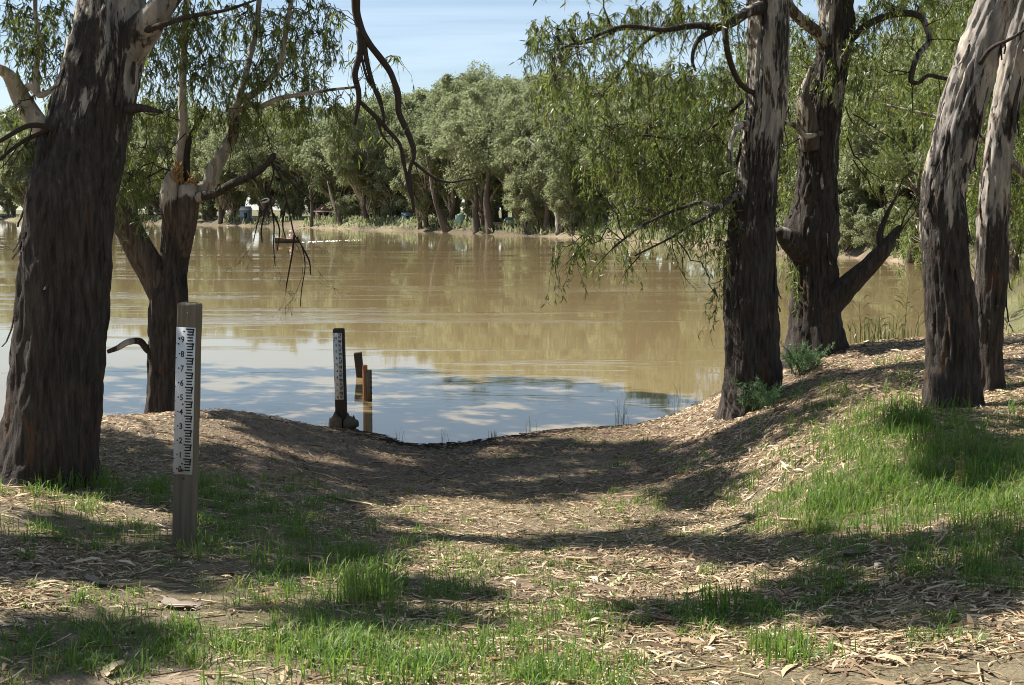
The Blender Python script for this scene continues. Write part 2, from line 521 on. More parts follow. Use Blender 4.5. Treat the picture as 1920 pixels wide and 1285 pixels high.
# ground: clay and broken leaf litter, greener where grass grows, pale dry clay on worn patches
m, t, out = new_mat('bank_soil')
g1 = noise(t, mapping(t), 0.55, 5, 0.6, 0.3)
g2 = noise(t, mapping(t), 9.0, 6, 0.7)
g3 = noise(t, mapping(t), 60.0, 4, 0.7)
soil = ramp(t, g2.outputs['Fac'], [(0.25, (0.065, 0.047, 0.034)), (0.5, (0.145, 0.105, 0.074)), (0.75, (0.25, 0.19, 0.135))])
specks = ramp(t, g3.outputs['Fac'], [(0.42, (0.075, 0.052, 0.036)), (0.5, (0.21, 0.155, 0.11)), (0.62, (0.38, 0.30, 0.215))])
c = mixc(t, 0.5, soil.outputs[0], specks.outputs[0])
pm = ramp(t, g1.outputs['Fac'], [(0.52, 0.0), (0.62, 0.55)])
c = mixc(t, pm.outputs[0], c, (0.36, 0.285, 0.205))
c = mixc(t, mth(t, 'MULTIPLY', attr(t, 'green'), 0.6), c, (0.075, 0.105, 0.03))
c = mixc(t, mth(t, 'MULTIPLY', attr(t, 'mound'), 0.5), c, (0.27, 0.215, 0.155))
c = mixc(t, mth(t, 'MULTIPLY', attr(t, 'wet'), 0.75), c, (0.045, 0.034, 0.025))
hh = mth(t, 'ADD', g3.outputs['Fac'], g2.outputs['Fac'])
principled(t, out, c, 0.9, 0.15, bump(t, hh, 0.8, 0.02))
M['soil'] = m

# river: silty water with wind ruffled bands between calm reaches
m, t, out = new_mat('silty_river')
vb = mapping(t, (0.2, 1.0, 1), rot=(0, 0, math.radians(5)))
band = noise(t, vb, 0.26, 5, 0.62, 1.2)
bandf = ramp(t, band.outputs['Fac'], [(0.53, 0.035), (0.63, 0.8)])
co = t.nodes.new('ShaderNodeTexCoord'); spx = t.nodes.new('ShaderNodeSeparateXYZ')
t.links.new(co.outputs['Object'], spx.inputs[0])
far = nd(t, 'ShaderNodeMapRange'); far.inputs['From Min'].default_value = 19; far.inputs['From Max'].default_value = 38
far.inputs['To Min'].default_value = 0.18; far.inputs['To Max'].default_value = 1.0
t.links.new(spx.outputs[1], far.inputs['Value'])
amp = mth(t, 'MULTIPLY', bandf.outputs[0], far.outputs[0])
r1 = noise(t, mapping(t, (0.55, 1.5, 1), rot=(0, 0, 0.15)), 3.4, 3, 0.6, 0.4)
r2 = noise(t, mapping(t, (0.6, 1.3, 1), rot=(0, 0, -0.3)), 7.0, 3, 0.55, 0.2)
r3 = noise(t, mapping(t, (0.3, 0.9, 1)), 0.6, 2, 0.5, 0.2)
hgt = mth(t, 'ADD', mth(t, 'MULTIPLY', r1.outputs['Fac'], 0.6), mth(t, 'MULTIPLY', r2.outputs['Fac'], 0.22))
hgt = mth(t, 'MULTIPLY', hgt, amp)
hgt = mth(t, 'ADD', hgt, mth(t, 'MULTIPLY', r3.outputs['Fac'], 0.16))
silt = noise(t, mapping(t, (0.3, 1, 1)), 0.05, 3, 0.5)
wc = mixc(t, silt.outputs['Fac'], (0.18, 0.131, 0.066), (0.215, 0.162, 0.083))
p = principled(t, out, wc, 0.03, 0.5, bump(t, hgt, 0.45, 0.038))
p.inputs['IOR'].default_value = 1.33
M['water'] = m

# ------------------------------------------------------------------ terrain
RIVER = np.array([(-900, 5), (-60, 15), (-20, 17.5), (-12, 17.2), (-8, 17.0), (-5.5, 17.1), (-4.0, 17.6), (-2.9, 18.3), (-2.0, 17.7), (-0.8, 17.2),
                  (0.3, 18.0), (1.1, 18.5), (2.0, 18.8), (2.9, 20.0), (3.7, 20.6), (5.4, 20.2), (7.6, 21.2), (11.2, 30), (18, 49), (25.5, 70), (25, 78),
                  (22.3, 88), (17.4, 110), (13.5, 128), (5.8, 148), (-1.4, 161), (-13, 185), (-32, 216), (-51, 244), (-96, 303),
                  (-168, 390), (-300, 480), (-900, 640)], float)

def river_sd(X, Y):
    """distance to the shore, negative in the river"""
    X = np.asarray(X, float); Y = np.asarray(Y, float)
    best = np.full(X.shape, 1e9); inside = np.zeros(X.shape, bool)
    n = len(RIVER)
    for i in range(n):
        ax, ay = RIVER[i]; bx, by = RIVER[(i + 1) % n]
        ex, ey = bx - ax, by - ay
        tt = np.clip(((X - ax) * ex + (Y - ay) * ey) / (ex * ex + ey * ey), 0, 1)
        best = np.minimum(best, np.hypot(X - ax - tt * ex, Y - ay - tt * ey))
        cond = ((ay > Y) != (by > Y))
        xi = ax + (Y - ay) * ex / (ey if abs(ey) > 1e-9 else 1e-9)
        inside ^= cond & (X < xi)
    return np.where(inside, -best, best)

# control heights read off the photograph: (column, row, height above the river)
CTRL = [(850, 832, 0.0), (900, 940, 0.42), (1000, 1030, 0.78), (900, 1150, 1.12), (960, 1285, 1.42), (560, 1150, 1.18), (600, 1285, 1.45),
        (346, 1032, 0.99), (90, 912, 0.97), (0, 1285, 1.52), (0, 1050, 1.2), (-150, 930, 1.1), (-200, 1100, 1.4),
        (430, 770, 0.72), (330, 776, 0.74), (200, 783, 0.72), (60, 790, 0.75), (520, 785, 0.48), (590, 800, 0.18),
        (430, 840, 0.74), (300, 850, 0.80), (450, 920, 0.76), (560, 860, 0.42), (640, 900, 0.42), (640, 990, 0.75), (760, 860, 0.16),
        (700, 830, 0.05), (640, 805, 0.10), (1000, 812, 0.0), (1000, 860, 0.18), (1100, 803, 0.0), (1200, 797, 0.0), (1200, 850, 0.24), (1290, 772, 0.0),
        (1300, 870, 0.42), (1300, 940, 0.55), (1200, 1030, 0.86), (1400, 780, 0.52), (1400, 860, 0.62), (1450, 920, 0.74), (1440, 1000, 0.88),
        (1500, 830, 0.98), (1545, 880, 1.10), (1600, 960, 1.08), (1600, 800, 1.14), (1700, 900, 1.22), (1900, 1000, 1.36), (1900, 1285, 1.62), (1500, 1150, 1.2), (1450, 1285, 1.5),
        (1790, 765, 1.25), (1850, 727, 1.28), (1650, 652, 1.30), (1480, 700, 0.95), (1530, 662, 1.15), (1900, 660, 1.42), (1900, 800, 1.30), (2050, 900, 1.45), (2100, 700, 1.5),
        (1430, 740, 0.72), (1560, 730, 1.14), (1520, 900, 1.10), (1492, 912, 0.84), (1470, 850, 0.76), (1505, 850, 1.04), (1530, 945, 1.06), (1500, 955, .86)]
CW = []
for (px_, py_, z_) in CTRL:
    r_ = ray(px_, py_); k_ = (z_ - CAMZ) / r_[2]
    CW.append((r_[0] * k_, r_[1] * k_, z_))
CW += [(-6, 2, 1.7), (0, 0, 1.72), (6, 2, 1.75), (0, 2.5, 1.62), (0, -6, 1.8), (-6, 5.5, 1.55), (6, 5.5, 1.65), (-4.4, 18.3, -0.4), (-7.5, 18.6, -0.5), (-1.5, 19.3, -0.35), (1.0, 20, -0.3), (2.6, 22, -0.3)]
CW = np.array(CW)
def tps(r2):
    return np.where(r2 > 1e-12, r2 * np.log(np.maximum(r2, 1e-12)) * 0.5, 0)
n_ = len(CW)
K = tps(((CW[:, None, :2] - CW[None, :, :2]) ** 2).sum(-1)) + np.eye(n_) * 0.08
Pm = np.c_[np.ones(n_), CW[:, :2]]
A_ = np.block([[K, Pm], [Pm.T, np.zeros((3, 3))]])
sol = np.linalg.solve(A_, np.r_[CW[:, 2], 0, 0, 0])

def ground(X, Y):
    X = np.asarray(X, float); Y = np.asarray(Y, float)
    sh = X.shape; x = X.ravel(); y = Y.ravel()
    s = river_sd(x, y)
    n2d = lambda k, sd: fbm(np.stack([x * k, y * k, x * 0 + 0.3], -1), sd, 3) - 0.5
    bankw = np.where(np.hypot(x, y) > 40, 1.5, 2.6) + 2.0 * (n2d(0.12, 3) + 0.3)
    base = np.where(s > 0, 1.25 * sstep(0, 1, s / np.maximum(bankw, 1.2)) + 0.35 * sstep(3, 30, s), np.maximum(-0.35 * -s, -2.0))
    base = base + np.where(s > 0, np.minimum(s * 0.4, 1) * 0.5 * n2d(0.35, 21), 0)
    near = (np.hypot(x, y) < 32)
    z = base.copy()
    if near.any():
        xi, yi = x[near], y[near]
        d2 = (xi[:, None] - CW[None, :, 0]) ** 2 + (yi[:, None] - CW[None, :, 1]) ** 2
        v = tps(d2) @ sol[:n_] + sol[n_] + sol[n_ + 1] * xi + sol[n_ + 2] * yi
        v = np.clip(v, -1.2, 1.9)
        wgt = 1 - sstep(1.6, 4.2, np.sqrt(d2.min(1)))
        lump = 0.075 * (fbm(np.stack([xi * 1.1, yi * 1.1, xi * 0], -1), 31, 3) - 0.5) + 0.03 * (fbm(np.stack([xi * 5, yi * 5, xi * 0], -1), 33, 2) - 0.5)
        z[near] = base[near] * (1 - wgt) + v * wgt + lump * sstep(-0.05, 0.25, v)
    return z.reshape(sh)

GX0, GY0, GST = -16.0, -2.0, 0.06
_gx = GX0 + np.arange(0, 540) * GST; _gy = GY0 + np.arange(0, 500) * GST
GRID = ground(*np.meshgrid(_gx, _gy))
ground_exact = ground
def ground_near(X, Y):
    fx = np.clip((np.asarray(X, float) - GX0) / GST, 0, 538.99); fy = np.clip((np.asarray(Y, float) - GY0) / GST, 0, 498.99)
    i = fx.astype(int); j = fy.astype(int); a = fx - i; b = fy - j
    return (GRID[j, i] * (1 - a) + GRID[j, i + 1] * a) * (1 - b) + (GRID[j + 1, i] * (1 - a) + GRID[j + 1, i + 1] * a) * b

def hit(px, py):
    """where the line of sight of a photo pixel meets the ground"""
    r = ray(px, py)
    dd = np.arange(2.5, 24, 0.03)
    pts = np.array([0, 0, CAMZ])[None] + r[None] * (dd / r[1])[:, None]
    g = np.maximum(ground_near(pts[:, 0], pts[:, 1]), 0)
    k = np.argmax(pts[:, 2] <= g)
    return pts[k] if pts[k, 2] <= g[k] else pts[-1]

def gz(x, y):
    return float(ground(np.array([x]), np.array([y]))[0])

th = np.concatenate([np.arange(-180, -40, 4.0), np.arange(-40, 40, 0.42), np.arange(40, 180.1, 4.0)])
th = np.radians(th)
rr = 0.4 * 1.025 ** np.arange(0, 380)
rr = rr[rr < 3500]
X = rr[:, None] * np.sin(th)[None]; Y = rr[:, None] * np.cos(th)[None]
Z = ground(X, Y)
nr_, nt_ = X.shape
V = np.stack([X, Y, Z], -1).reshape(-1, 3)
i = np.arange(nr_ - 1)[:, None] * nt_; j = np.arange(nt_ - 1)[None]
F4 = np.stack([i + j, i + nt_ + j, i + nt_ + j + 1, i + j + 1], -1).reshape(-1, 4)
sd = river_sd(X, Y).ravel()
zf = Z.ravel()
gn = fbm(np.stack([X.ravel() * 0.5, Y.ravel() * 0.5, X.ravel() * 0], -1), 77, 3)
rad_ = np.hypot(X, Y).ravel()
gn2 = fbm(np.stack([X.ravel() * 0.07, Y.ravel() * 0.07, X.ravel() * 0], -1), 79, 2)
green = np.where(rad_ > 24, sstep(.2, 1.4, sd) * 0.95, sstep(0.42, 0.62, gn) * 0.4)
mound = np.exp(-(((V[:, 0] + 4.6) / 2.2) ** 2 + ((V[:, 1] - 15.6) / 1.3) ** 2)) + np.where(rad_ > 130, 0.45 * (1 - sstep(1.0, 3, sd)) * sstep(.5, .62, gn2), 0)
wet = (1 - sstep(0.03, 0.26, zf + 0.12 * (gn - .5))) * (rad_ < 40) + np.where(rad_ > 40, .75 * (1 - sstep(1, 4, sd)) * (1 - sstep(.5, .62, gn2)), 0)
gme = mesh_np('ground', V, [F4], {'green': green, 'mound': np.clip(mound, 0, 1), 'wet': wet}, True)
tag(link('ground', gme, M['soil']), kind='structure', label='leaf littered clay river bank')
wv = np.array([(-900, 3, 0), (120, 3, 0), (120, 720, 0), (-900, 720, 0)], float)
tag(link('river', mesh_np('river', wv, [np.array([[0, 1, 2, 3]])]), M['water']), kind='structure', label='broad brown silty river')

# ------------------------------------------------------------------ near trees
# unseen crowns above the picture, laid out to cast shade: (centre, radii, sprays) for the leaning trunk, the broken gum, the straight gum
SHADE = [[((-9.2, 10.8, 10.9), (0.98, 0.98, 0.69), 27), ((-2.1, 9.0, 8.2), (0.93, 0.93, 0.65), 25), ((-8.6, 8.1, 10.8), (0.73, 0.73, 0.51), 17), ((-6.2, 11.4, 7.6), (0.92, 0.92, 0.65), 24), ((-1.7, 12.7, 9.6), (0.71, 0.71, 0.5), 17), ((-6.3, 8.9, 9.4), (0.56, 0.56, 0.39), 12), ((-2.6, 12.0, 10.5), (0.55, 0.55, 0.39), 12), ((-6.0, 12.9, 10.3), (0.66, 0.66, 0.46), 15), ((-1.9, 14.2, 10.1), (0.8, 0.8, 0.56), 20), ((-2.5, 9.9, 7.9), (0.6, 0.6, 0.42), 14), ((-6.4, 10.5, 8.0), (0.98, 0.98, 0.69), 20), ((-3.9, 8.9, 10.3), (0.62, 0.62, 0.44), 11), ((-8.6, 9.7, 9.4), (0.58, 0.58, 0.4), 10), ((-7.6, 10.8, 7.8), (0.43, 0.43, 0.3), 9), ((-4.1, 11.3, 8.8), (0.44, 0.44, 0.31), 9), ((-3.7, 8.7, 8.1), (0.45, 0.45, 0.32), 10), ((-8.1, 9.4, 9.0), (0.5, 0.5, 0.35), 11), ((-3.7, 9.1, 9.1), (0.55, 0.55, 0.38), 11), ((-5.1, 11.6, 11.0), (0.57, 0.57, 0.4), 12), ((-8.7, 10.0, 9.2), (0.76, 0.76, 0.53), 17), ((-5.1, 9.3, 7.9), (0.41, 0.41, 0.29), 9), ((-6.6, 12.4, 10.9), (0.42, 0.42, 0.29), 9), ((-4.0, 11.8, 8.5), (0.41, 0.41, 0.29), 9)], [((-9.6, 15.3, 10.4), (0.9, 0.9, 0.63), 23), ((-6.1, 15.9, 9.4), (0.91, 0.91, 0.64), 24), ((-8.3, 13.4, 9.2), (0.98, 0.98, 0.69), 27), ((-8.2, 17.5, 10.4), (0.92, 0.92, 0.64), 24), ((-8.4, 16.4, 9.6), (0.89, 0.89, 0.63), 23), ((-4.9, 15.4, 10.5), (0.62, 0.62, 0.44), 14), ((-6.8, 20.4, 9.0), (0.98, 0.98, 0.68), 26), ((-5.5, 17.4, 10.2), (0.92, 0.92, 0.65), 24), ((-9.5, 22.3, 9.9), (0.96, 0.96, 0.67), 26), ((-4.7, 23.2, 9.7), (0.96, 0.96, 0.67), 26), ((-13.0, 21.9, 10.9), (0.99, 0.99, 0.7), 27), ((-2.1, 16.8, 8.1), (0.99, 0.99, 0.69), 27), ((-10.5, 14.6, 10.6), (0.85, 0.85, 0.59), 21), ((-5.8, 19.3, 10.7), (0.74, 0.74, 0.52), 18), ((-9.1, 20.1, 10.4), (0.96, 0.96, 0.67), 26), ((-8.2, 25.0, 10.4), (0.98, 0.98, 0.68), 27), ((-7.5, 23.4, 8.7), (0.92, 0.92, 0.64), 24), ((-11.3, 22.8, 8.6), (0.94, 0.94, 0.66), 25), ((-7.4, 18.3, 10.8), (0.57, 0.57, 0.4), 13), ((-12.8, 25.3, 9.5), (0.66, 0.66, 0.46), 15), ((-13.0, 23.3, 8.4), (0.99, 0.99, 0.69), 27), ((-5.6, 24.9, 10.0), (0.8, 0.8, 0.56), 20), ((-5.8, 22.6, 9.3), (0.97, 0.97, 0.68), 26), ((-10.7, 24.5, 10.5), (0.95, 0.95, 0.67), 26), ((-9.2, 18.3, 9.9), (0.73, 0.73, 0.51), 17), ((-7.1, 14.8, 8.4), (0.82, 0.82, 0.57), 20), ((-12.3, 24.9, 10.2), (0.84, 0.84, 0.59), 21), ((-3.4, 15.6, 8.0), (0.93, 0.93, 0.65), 18), ((-6.9, 19.9, 10.9), (0.69, 0.69, 0.49), 12), ((-6.1, 18.7, 11.7), (0.69, 0.69, 0.48), 12), ((-5.6, 17.6, 8.9), (0.97, 0.97, 0.68), 19), ((-3.8, 14.3, 8.7), (0.4, 0.4, 0.28), 9), ((-6.4, 13.7, 11.2), (0.5, 0.5, 0.35), 10), ((-6.9, 13.8, 8.1), (0.56, 0.56, 0.39), 12), ((-7.3, 15.9, 9.0), (0.49, 0.49, 0.34), 10), ((-6.6, 18.7, 8.3), (0.58, 0.58, 0.41), 12), ((-5.1, 22.3, 9.8), (0.54, 0.54, 0.38), 11), ((-4.5, 15.9, 8.0), (0.57, 0.57, 0.4), 12), ((-3.7, 17.8, 7.8), (0.42, 0.42, 0.29), 9)], [((-0.3, 14.2, 8.0), (0.63, 0.63, 0.44), 14)], [((-8.5, 13.7, 10.8), (0.69, 0.69, 0.49), 12), ((-14.9, 27.2, 11.6), (0.96, 0.96, 0.67), 19), ((-6.1, 26.4, 9.2), (0.98, 0.98, 0.69), 20), ((-12.4, 28.6, 11.6), (0.92, 0.92, 0.64), 18), ((-9.1, 26.0, 10.0), (1.0, 1.0, 0.7), 20), ((-7.3, 22.0, 10.1), (0.88, 0.88, 0.62), 17), ((-10.4, 21.8, 9.5), (0.86, 0.86, 0.6), 16), ((-9.0, 15.0, 8.1), (0.87, 0.87, 0.61), 17), ((-10.8, 25.8, 9.4), (0.87, 0.87, 0.61), 16), ((-5.5, 25.2, 11.0), (0.61, 0.61, 0.43), 10), ((-12.2, 27.9, 9.5), (0.81, 0.81, 0.56), 15), ((-14.9, 29.4, 11.6), (0.93, 0.93, 0.65), 18), ((-9.5, 23.3, 11.2), (0.58, 0.58, 0.41), 10), ((-12.4, 22.2, 9.4), (0.9, 0.9, 0.63), 18), ((-16.5, 28.7, 11.9), (0.84, 0.84, 0.59), 16), ((-11.1, 23.2, 9.8), (0.93, 0.93, 0.65), 18), ((-8.3, 17.9, 11.5), (0.53, 0.53, 0.37), 11), ((-6.5, 25.2, 9.2), (0.7, 0.7, 0.49), 15), ((-11.8, 28.6, 11.7), (0.7, 0.7, 0.49), 15), ((-9.6, 28.2, 10.4), (0.78, 0.78, 0.55), 18), ((-9.5, 27.3, 11.7), (0.69, 0.69, 0.48), 15), ((-8.0, 15.9, 10.7), (0.45, 0.45, 0.31), 9), ((-5.5, 26.0, 10.0), (0.63, 0.63, 0.44), 13), ((-9.6, 22.0, 11.3), (0.77, 0.77, 0.54), 17), ((-8.5, 20.3, 10.8), (0.68, 0.68, 0.48), 15), ((-4.6, 24.5, 10.5), (0.57, 0.57, 0.4), 12), ((-14.4, 25.3, 9.6), (0.77, 0.77, 0.54), 17), ((-10.1, 14.3, 11.1), (0.58, 0.58, 0.41), 12), ((-7.2, 24.8, 11.4), (0.8, 0.8, 0.56), 18)]]
class Tree:
    def __init__(s, name, base, label, seed, leafmat='gum_leaf', cat='tree'):
        s.root = thing(name, base, label, cat)
        s.base = np.array(base, float)
        s.nodes = []; s.nr = []
        s.tw = MB(); s.dead = MB(); s.fine = MB()
        s.LB = []; s.LD = []; s.LL = []; s.LW = []
        s.seed = seed; s.r = np.random.default_rng(seed); s.leafmat = leafmat
        s.k = 0
    def px(s, pts):
        """(column, row, distance, half width in pixels[, pale]) -> world path with radius and paleness"""
        return np.array([[*P(a[0], a[1], a[2]), a[3] * a[2] / F, (a[4] if len(a) > 4 else 0.0)] for a in pts])
    def stem(s, pts, name='limb', mat='bark', sides=20, step=0.06, furrow=0.012, rough=0.012, lump=0.10, world=False, addnodes=True, flare=0.0):
        pw = np.asarray(pts, float) if world else s.px(pts)
        path = catmull(pw, step)
        s.k += 1
        V, F3, F4 = tube(path[:, :4], sides, rough, furrow, s.seed * 10 + s.k, True, lump, flare)
        pale = np.concatenate([np.repeat(path[:, 4], sides), path[[0, -1], 4]])
        me = mesh_np(name, V - s.base, [F3, F4], {'pale': pale}, True)
        o = link(name, me, M[mat], s.root)
        if addnodes:
            st = max(1, int(0.25 / step))
            s.nodes += [q[:3] for q in path[::st]]; s.nr += [q[3] for q in path[::st]]
        return path
    def near(s, p, maxr=1e9, zmin=-9):
        N = np.array(s.nodes); R = np.array(s.nr)
        d = np.linalg.norm(N - p, axis=1) + np.where(R > maxr, 50, 0) + np.where(N[:, 2] < zmin, 80, 0)
        d = d + np.maximum(0, (N[:, 2] - p[2])) * 0.1
        return int(np.argmin(d))
    def twig(s, a, b, r0, r1, sag=0.1, seg=6, dead=False, wob=0.06, sides=5, nodes=False):
        a = np.asarray(a, float); b = np.asarray(b, float)
        L = np.linalg.norm(b - a)
        t = np.linspace(0, 1, seg)[:, None]
        p = a * (1 - t) + b * t
        p[:, 2] += (4 * t[:, 0] * (1 - t[:, 0])) * sag * L
        jit = s.r.normal(0, wob * L, (seg, 3)) * (np.sin(t * math.pi))
        p = p + jit
        rad = r0 * (1 - t[:, 0]) + r1 * t[:, 0]
        path = np.c_[p, rad]
        V, F3, F4 = tube(path, sides, 0, 0, 0, False)
        (s.dead if dead else s.tw).addnp(V, F3, F4)
        if nodes:
            s.nodes += list(p[1:]); s.nr += list(rad[1:])
        return p
    def spray(s, a, b, nl, ll=0.13, droop=0.35):
        """a leafy twig from a to b with a hanging tail"""
        L = np.linalg.norm(b - a)
        p = s.twig(a, b, min(0.009, 0.004 + L * 0.004), 0.003, 0.12, 6, wob=0.05, sides=3)
        tail = b + np.array([s.r.normal(0, .09), s.r.normal(0, .09), -droop * s.r.uniform(0.5, 1.3)])
        q = s.twig(b, tail, 0.003, 0.0012, 0.02, 4, wob=0.06, sides=3)
        line = np.vstack([p[3:], q])
        t = s.r.uniform(0, len(line) - 1.001, nl)
        i = t.astype(int); f = (t - i)[:, None]
        B = line[i] * (1 - f) + line[i + 1] * f
        D = np.c_[s.r.normal(0, 0.42, nl), s.r.normal(0, 0.42, nl), -np.abs(s.r.normal(0.9, 0.35, nl))]
        up = s.r.random(nl) < 0.10
        D[up, 2] *= -0.2
        s.LB.append(B); s.LD.append(D)
        s.LL.append(ll * s.r.uniform(0.65, 1.3, nl)); s.LW.append(ll * s.r.uniform(0.105, 0.18, nl))
    def blob(s, px, py, d, rx, ry, n, rd=0.8, nl=16, ll=0.13, maxr=0.12, droop=0.35):
        c = P(px, py, d)
        s.wblob(c, (rx * d / F, rd, ry * d / F), n, nl, ll, maxr, droop)
    def wblob(s, c, rad, n, nl=16, ll=0.13, maxr=0.12, droop=0.35, zmin=-9):
        c = np.asarray(c, float); rad = np.asarray(rad, float)
        k = s.near(c, maxr, zmin)
        a = s.nodes[k]
        L = np.linalg.norm(c - a)
        if L > 0.35:
            s.twig(a, c + np.array([0, 0, rad[2] * 0.3]), min(s.nr[k] * 0.7, 0.007 + L * 0.006), 0.006, 0.10, 8, wob=0.06, nodes=True)
        for _ in range(n):
            v = s.r.normal(size=3); v /= np.linalg.norm(v)
            tgt = c + v * rad * s.r.uniform(0.25, 1.0) ** 0.6
            N = np.array(s.nodes[-40:]) if L > 0.35 else np.array(s.nodes)
            dd = np.linalg.norm(N - tgt, axis=1)
            a = N[int(np.argmin(dd + s.r.uniform(0, 0.25, len(N))))]
            if np.linalg.norm(tgt - a) > 2.2:
                a = tgt + (a - tgt) * 0.3
            s.spray(a, tgt, nl, ll, droop)
    def deadspray(s, a, direction, L, r0, depth=3, droop=0.5):
        """bare twigs, forking"""
        d = unit(np.asarray(direction, float))
        seg = max(4, int(L / 0.12))
        p = [np.asarray(a, float)]
        for i in range(seg):
            d = unit(d + s.r.normal(0, 0.20, 3) + np.array([0, 0, -0.06 * droop]))
            p.append(p[-1] + d * L / seg)
        p = np.array(p)
        t = np.linspace(0, 1, len(p))
        V, F3, F4 = tube(np.c_[p, r0 * (1 - 0.75 * t)], 5 if depth > 1 else 3, 0, 0, 0, False)
        s.dead.addnp(V, F3, F4)
        if depth > 0:
            for _ in range(s.r.integers(2, 5)):
                k = s.r.integers(1, len(p))
                nd_ = unit(d + s.r.normal(0, 0.55, 3) + np.array([0, 0, -0.25 * droop]))
                s.deadspray(p[k], nd_, L * s.r.uniform(0.35, 0.65), max(0.0016, r0 * 0.5 * (1 - 0.5 * t[k])), depth - 1, droop)
    def ribbons(s, path, spec):
        """strips of shedding bark: (start metres up, length, bearing in degrees from the viewer, width)"""
        L = np.concatenate([[0], np.cumsum(np.linalg.norm(np.diff(path[:, :3], axis=0), axis=1))])
        for (s0, ln, deg, wd) in spec:
            n = 10; V = []
            a = math.radians(deg); o = np.array([math.sin(a), -math.cos(a), 0]); sd_ = np.array([math.cos(a), math.sin(a), 0])
            for i_ in range(n):
                f = i_ / (n - 1)
                q = np.array([np.interp(s0 + ln * f, L, path[:, c_]) for c_ in range(4)])
                lift = 0.008 + 0.055 * (1 - f) ** 3 * s.r.uniform(.7, 1.3)
                wv_ = wd * (0.45 + 0.55 * math.sin(math.pi * min(1, f + .15))) * s.r.uniform(.8, 1.15)
                c_ = q[:3] + o * (q[3] + lift) + sd_ * s.r.normal(0, .004)
                for k_ in (-1, 0, 1):
                    V.append(c_ + sd_ * wv_ * .5 * k_ - o * (0.010 * k_ * k_))
            V = np.array(V); m_ = len(V)
            F4 = [(i_ * 3 + k_, i_ * 3 + k_ + 1, i_ * 3 + k_ + 4, i_ * 3 + k_ + 3) for i_ in range(n - 1) for k_ in range(2)]
            F4 += [(q_[3] + m_, q_[2] + m_, q_[1] + m_, q_[0] + m_) for q_ in F4]
            V = np.vstack([V, V - o * .005])
            link('bark_ribbon', mesh_np('bark_ribbon', V - s.base, [np.array(F4)], {'pale': np.full(len(V), s.r.uniform(-.4, .5))}, True), M['bark'], s.root)
    def finish(s):
        if s.tw.n: link('twigs', s.tw.mesh('twigs', True, s.base), M['twig'], s.root)['kind'] = 'stuff'
        if s.dead.n: link('dead_twigs', s.dead.mesh('dead_twigs', True, s.base), M['deadtwig'], s.root)['kind'] = 'stuff'
        if s.LB:
            B = np.concatenate(s.LB); D = np.concatenate(s.LD); L = np.concatenate(s.LL); W = np.concatenate(s.LW)
            V, F3, F4, rn = leaves(B, D, L, W, 0.35, s.seed)
            o = link('crown', mesh_np('crown', V - s.base, [F3, F4], {'rnd': rn}), M[s.leafmat], s.root)
            o['kind'] = 'stuff'
        return s.root

def base_at(px, py):
    h = hit(px, py); return np.array([h[0], h[1], gz(h[0], h[1])])

# --- the great dark trunk at the left edge
b = P(88, 912, 10.5); b[2] = gz(b[0], b[1])
T1 = Tree('gum_tree', b, 'massive dark leaning gum trunk beside the near gauge post', 1)
p1_ = T1.stem([(74, 960, 10.5, 112, -.6), (82, 915, 10.5, 99, -.5), (90, 870, 10.5, 92, -.4), (98, 800, 10.5, 89, -.35), (107, 700, 10.5, 87, -.3), (116, 600, 10.5, 84, -.25), (123, 500, 10.5, 81, -.15),
         (131, 400, 10.5, 79, -.05), (150, 300, 10.6, 76, .2), (175, 200, 10.7, 72, .36), (198, 100, 10.8, 68, .52), (212, 0, 10.9, 58, .72), (222, -150, 11, 48, .7), (215, -330, 11.2, 40, .8), (190, -560, 11.2, 30, .8), (170, -800, 11.4, 18, .8)],
        'trunk', 'bark', 104, 0.03, 0.022, 0.018, 0.07, flare=.22)
T1.stem([(215, 130, 10.75, 30, .4), (258, 70, 10.7, 32, .45), (288, 30, 10.6, 25, .5), (325, -15, 10.6, 20, .5), (400, -110, 10.8, 17, .5), (500, -190, 11.2, 14, .5), (590, -190, 11.6, 12, .2), (640, -110, 11.8, 10.5, 0)], 'limb', 'bark', 24, 0.05, 0.006, 0.008)
T1.stem([(640, -110, 11.8, 8.6), (664, -20, 11.9, 7.8), (668, 20, 12, 7.4), (676, 55, 12, 7.0), (694, 85, 12, 6.1), (728, 130, 12, 6.1), (745, 175, 12, 5.7), (747, 210, 12, 5.3), (770, 262, 12, 5.3), (776, 290, 12, 4.5), (768, 320, 12, 3.7), (770, 350, 12, 3.3), (777, 395, 12, 1.8)],
        'dead_branch', 'darktimber', 12, 0.04, 0.003, 0.006, 0.15)
for pts in ([(674, 52, 12, 6.5), (676, 95, 12, 6), (666, 140, 12, 5.5), (673, 180, 12, 5), (665, 235, 12, 3)],
            [(682, 72, 12, 5), (688, 115, 12, 4.5), (700, 160, 12, 4), (716, 205, 12, 3), (722, 245, 12, 2)],
            [(674, 190, 12, 4), (700, 215, 12, 4.5), (728, 245, 12, 4), (750, 272, 12, 3.6), (756, 305, 12, 3.4), (768, 350, 12, 3.4), (776, 400, 12, 2)],
            [(706, 222, 12, 3), (718, 255, 12, 2.4), (738, 280, 12, 1.4)],
            [(770, 300, 12, 3.4), (792, 318, 12, 3), (815, 334, 12, 2.6), (842, 342, 12, 2.2), (868, 338, 12, 1.6), (893, 335, 12, 1)],
            [(757, 290, 12, 3), (762, 335, 12, 2.6), (770, 370, 12, 2), (778, 388, 12, 1.2)],
            [(676, 100, 12, 3), (690, 150, 12, 2.6), (712, 180, 12, 2), (720, 215, 12, 1.3)]):
    T1.stem(pts, 'dead_branch', 'darktimber', 8, 0.05, 0, 0.003, 0.2)
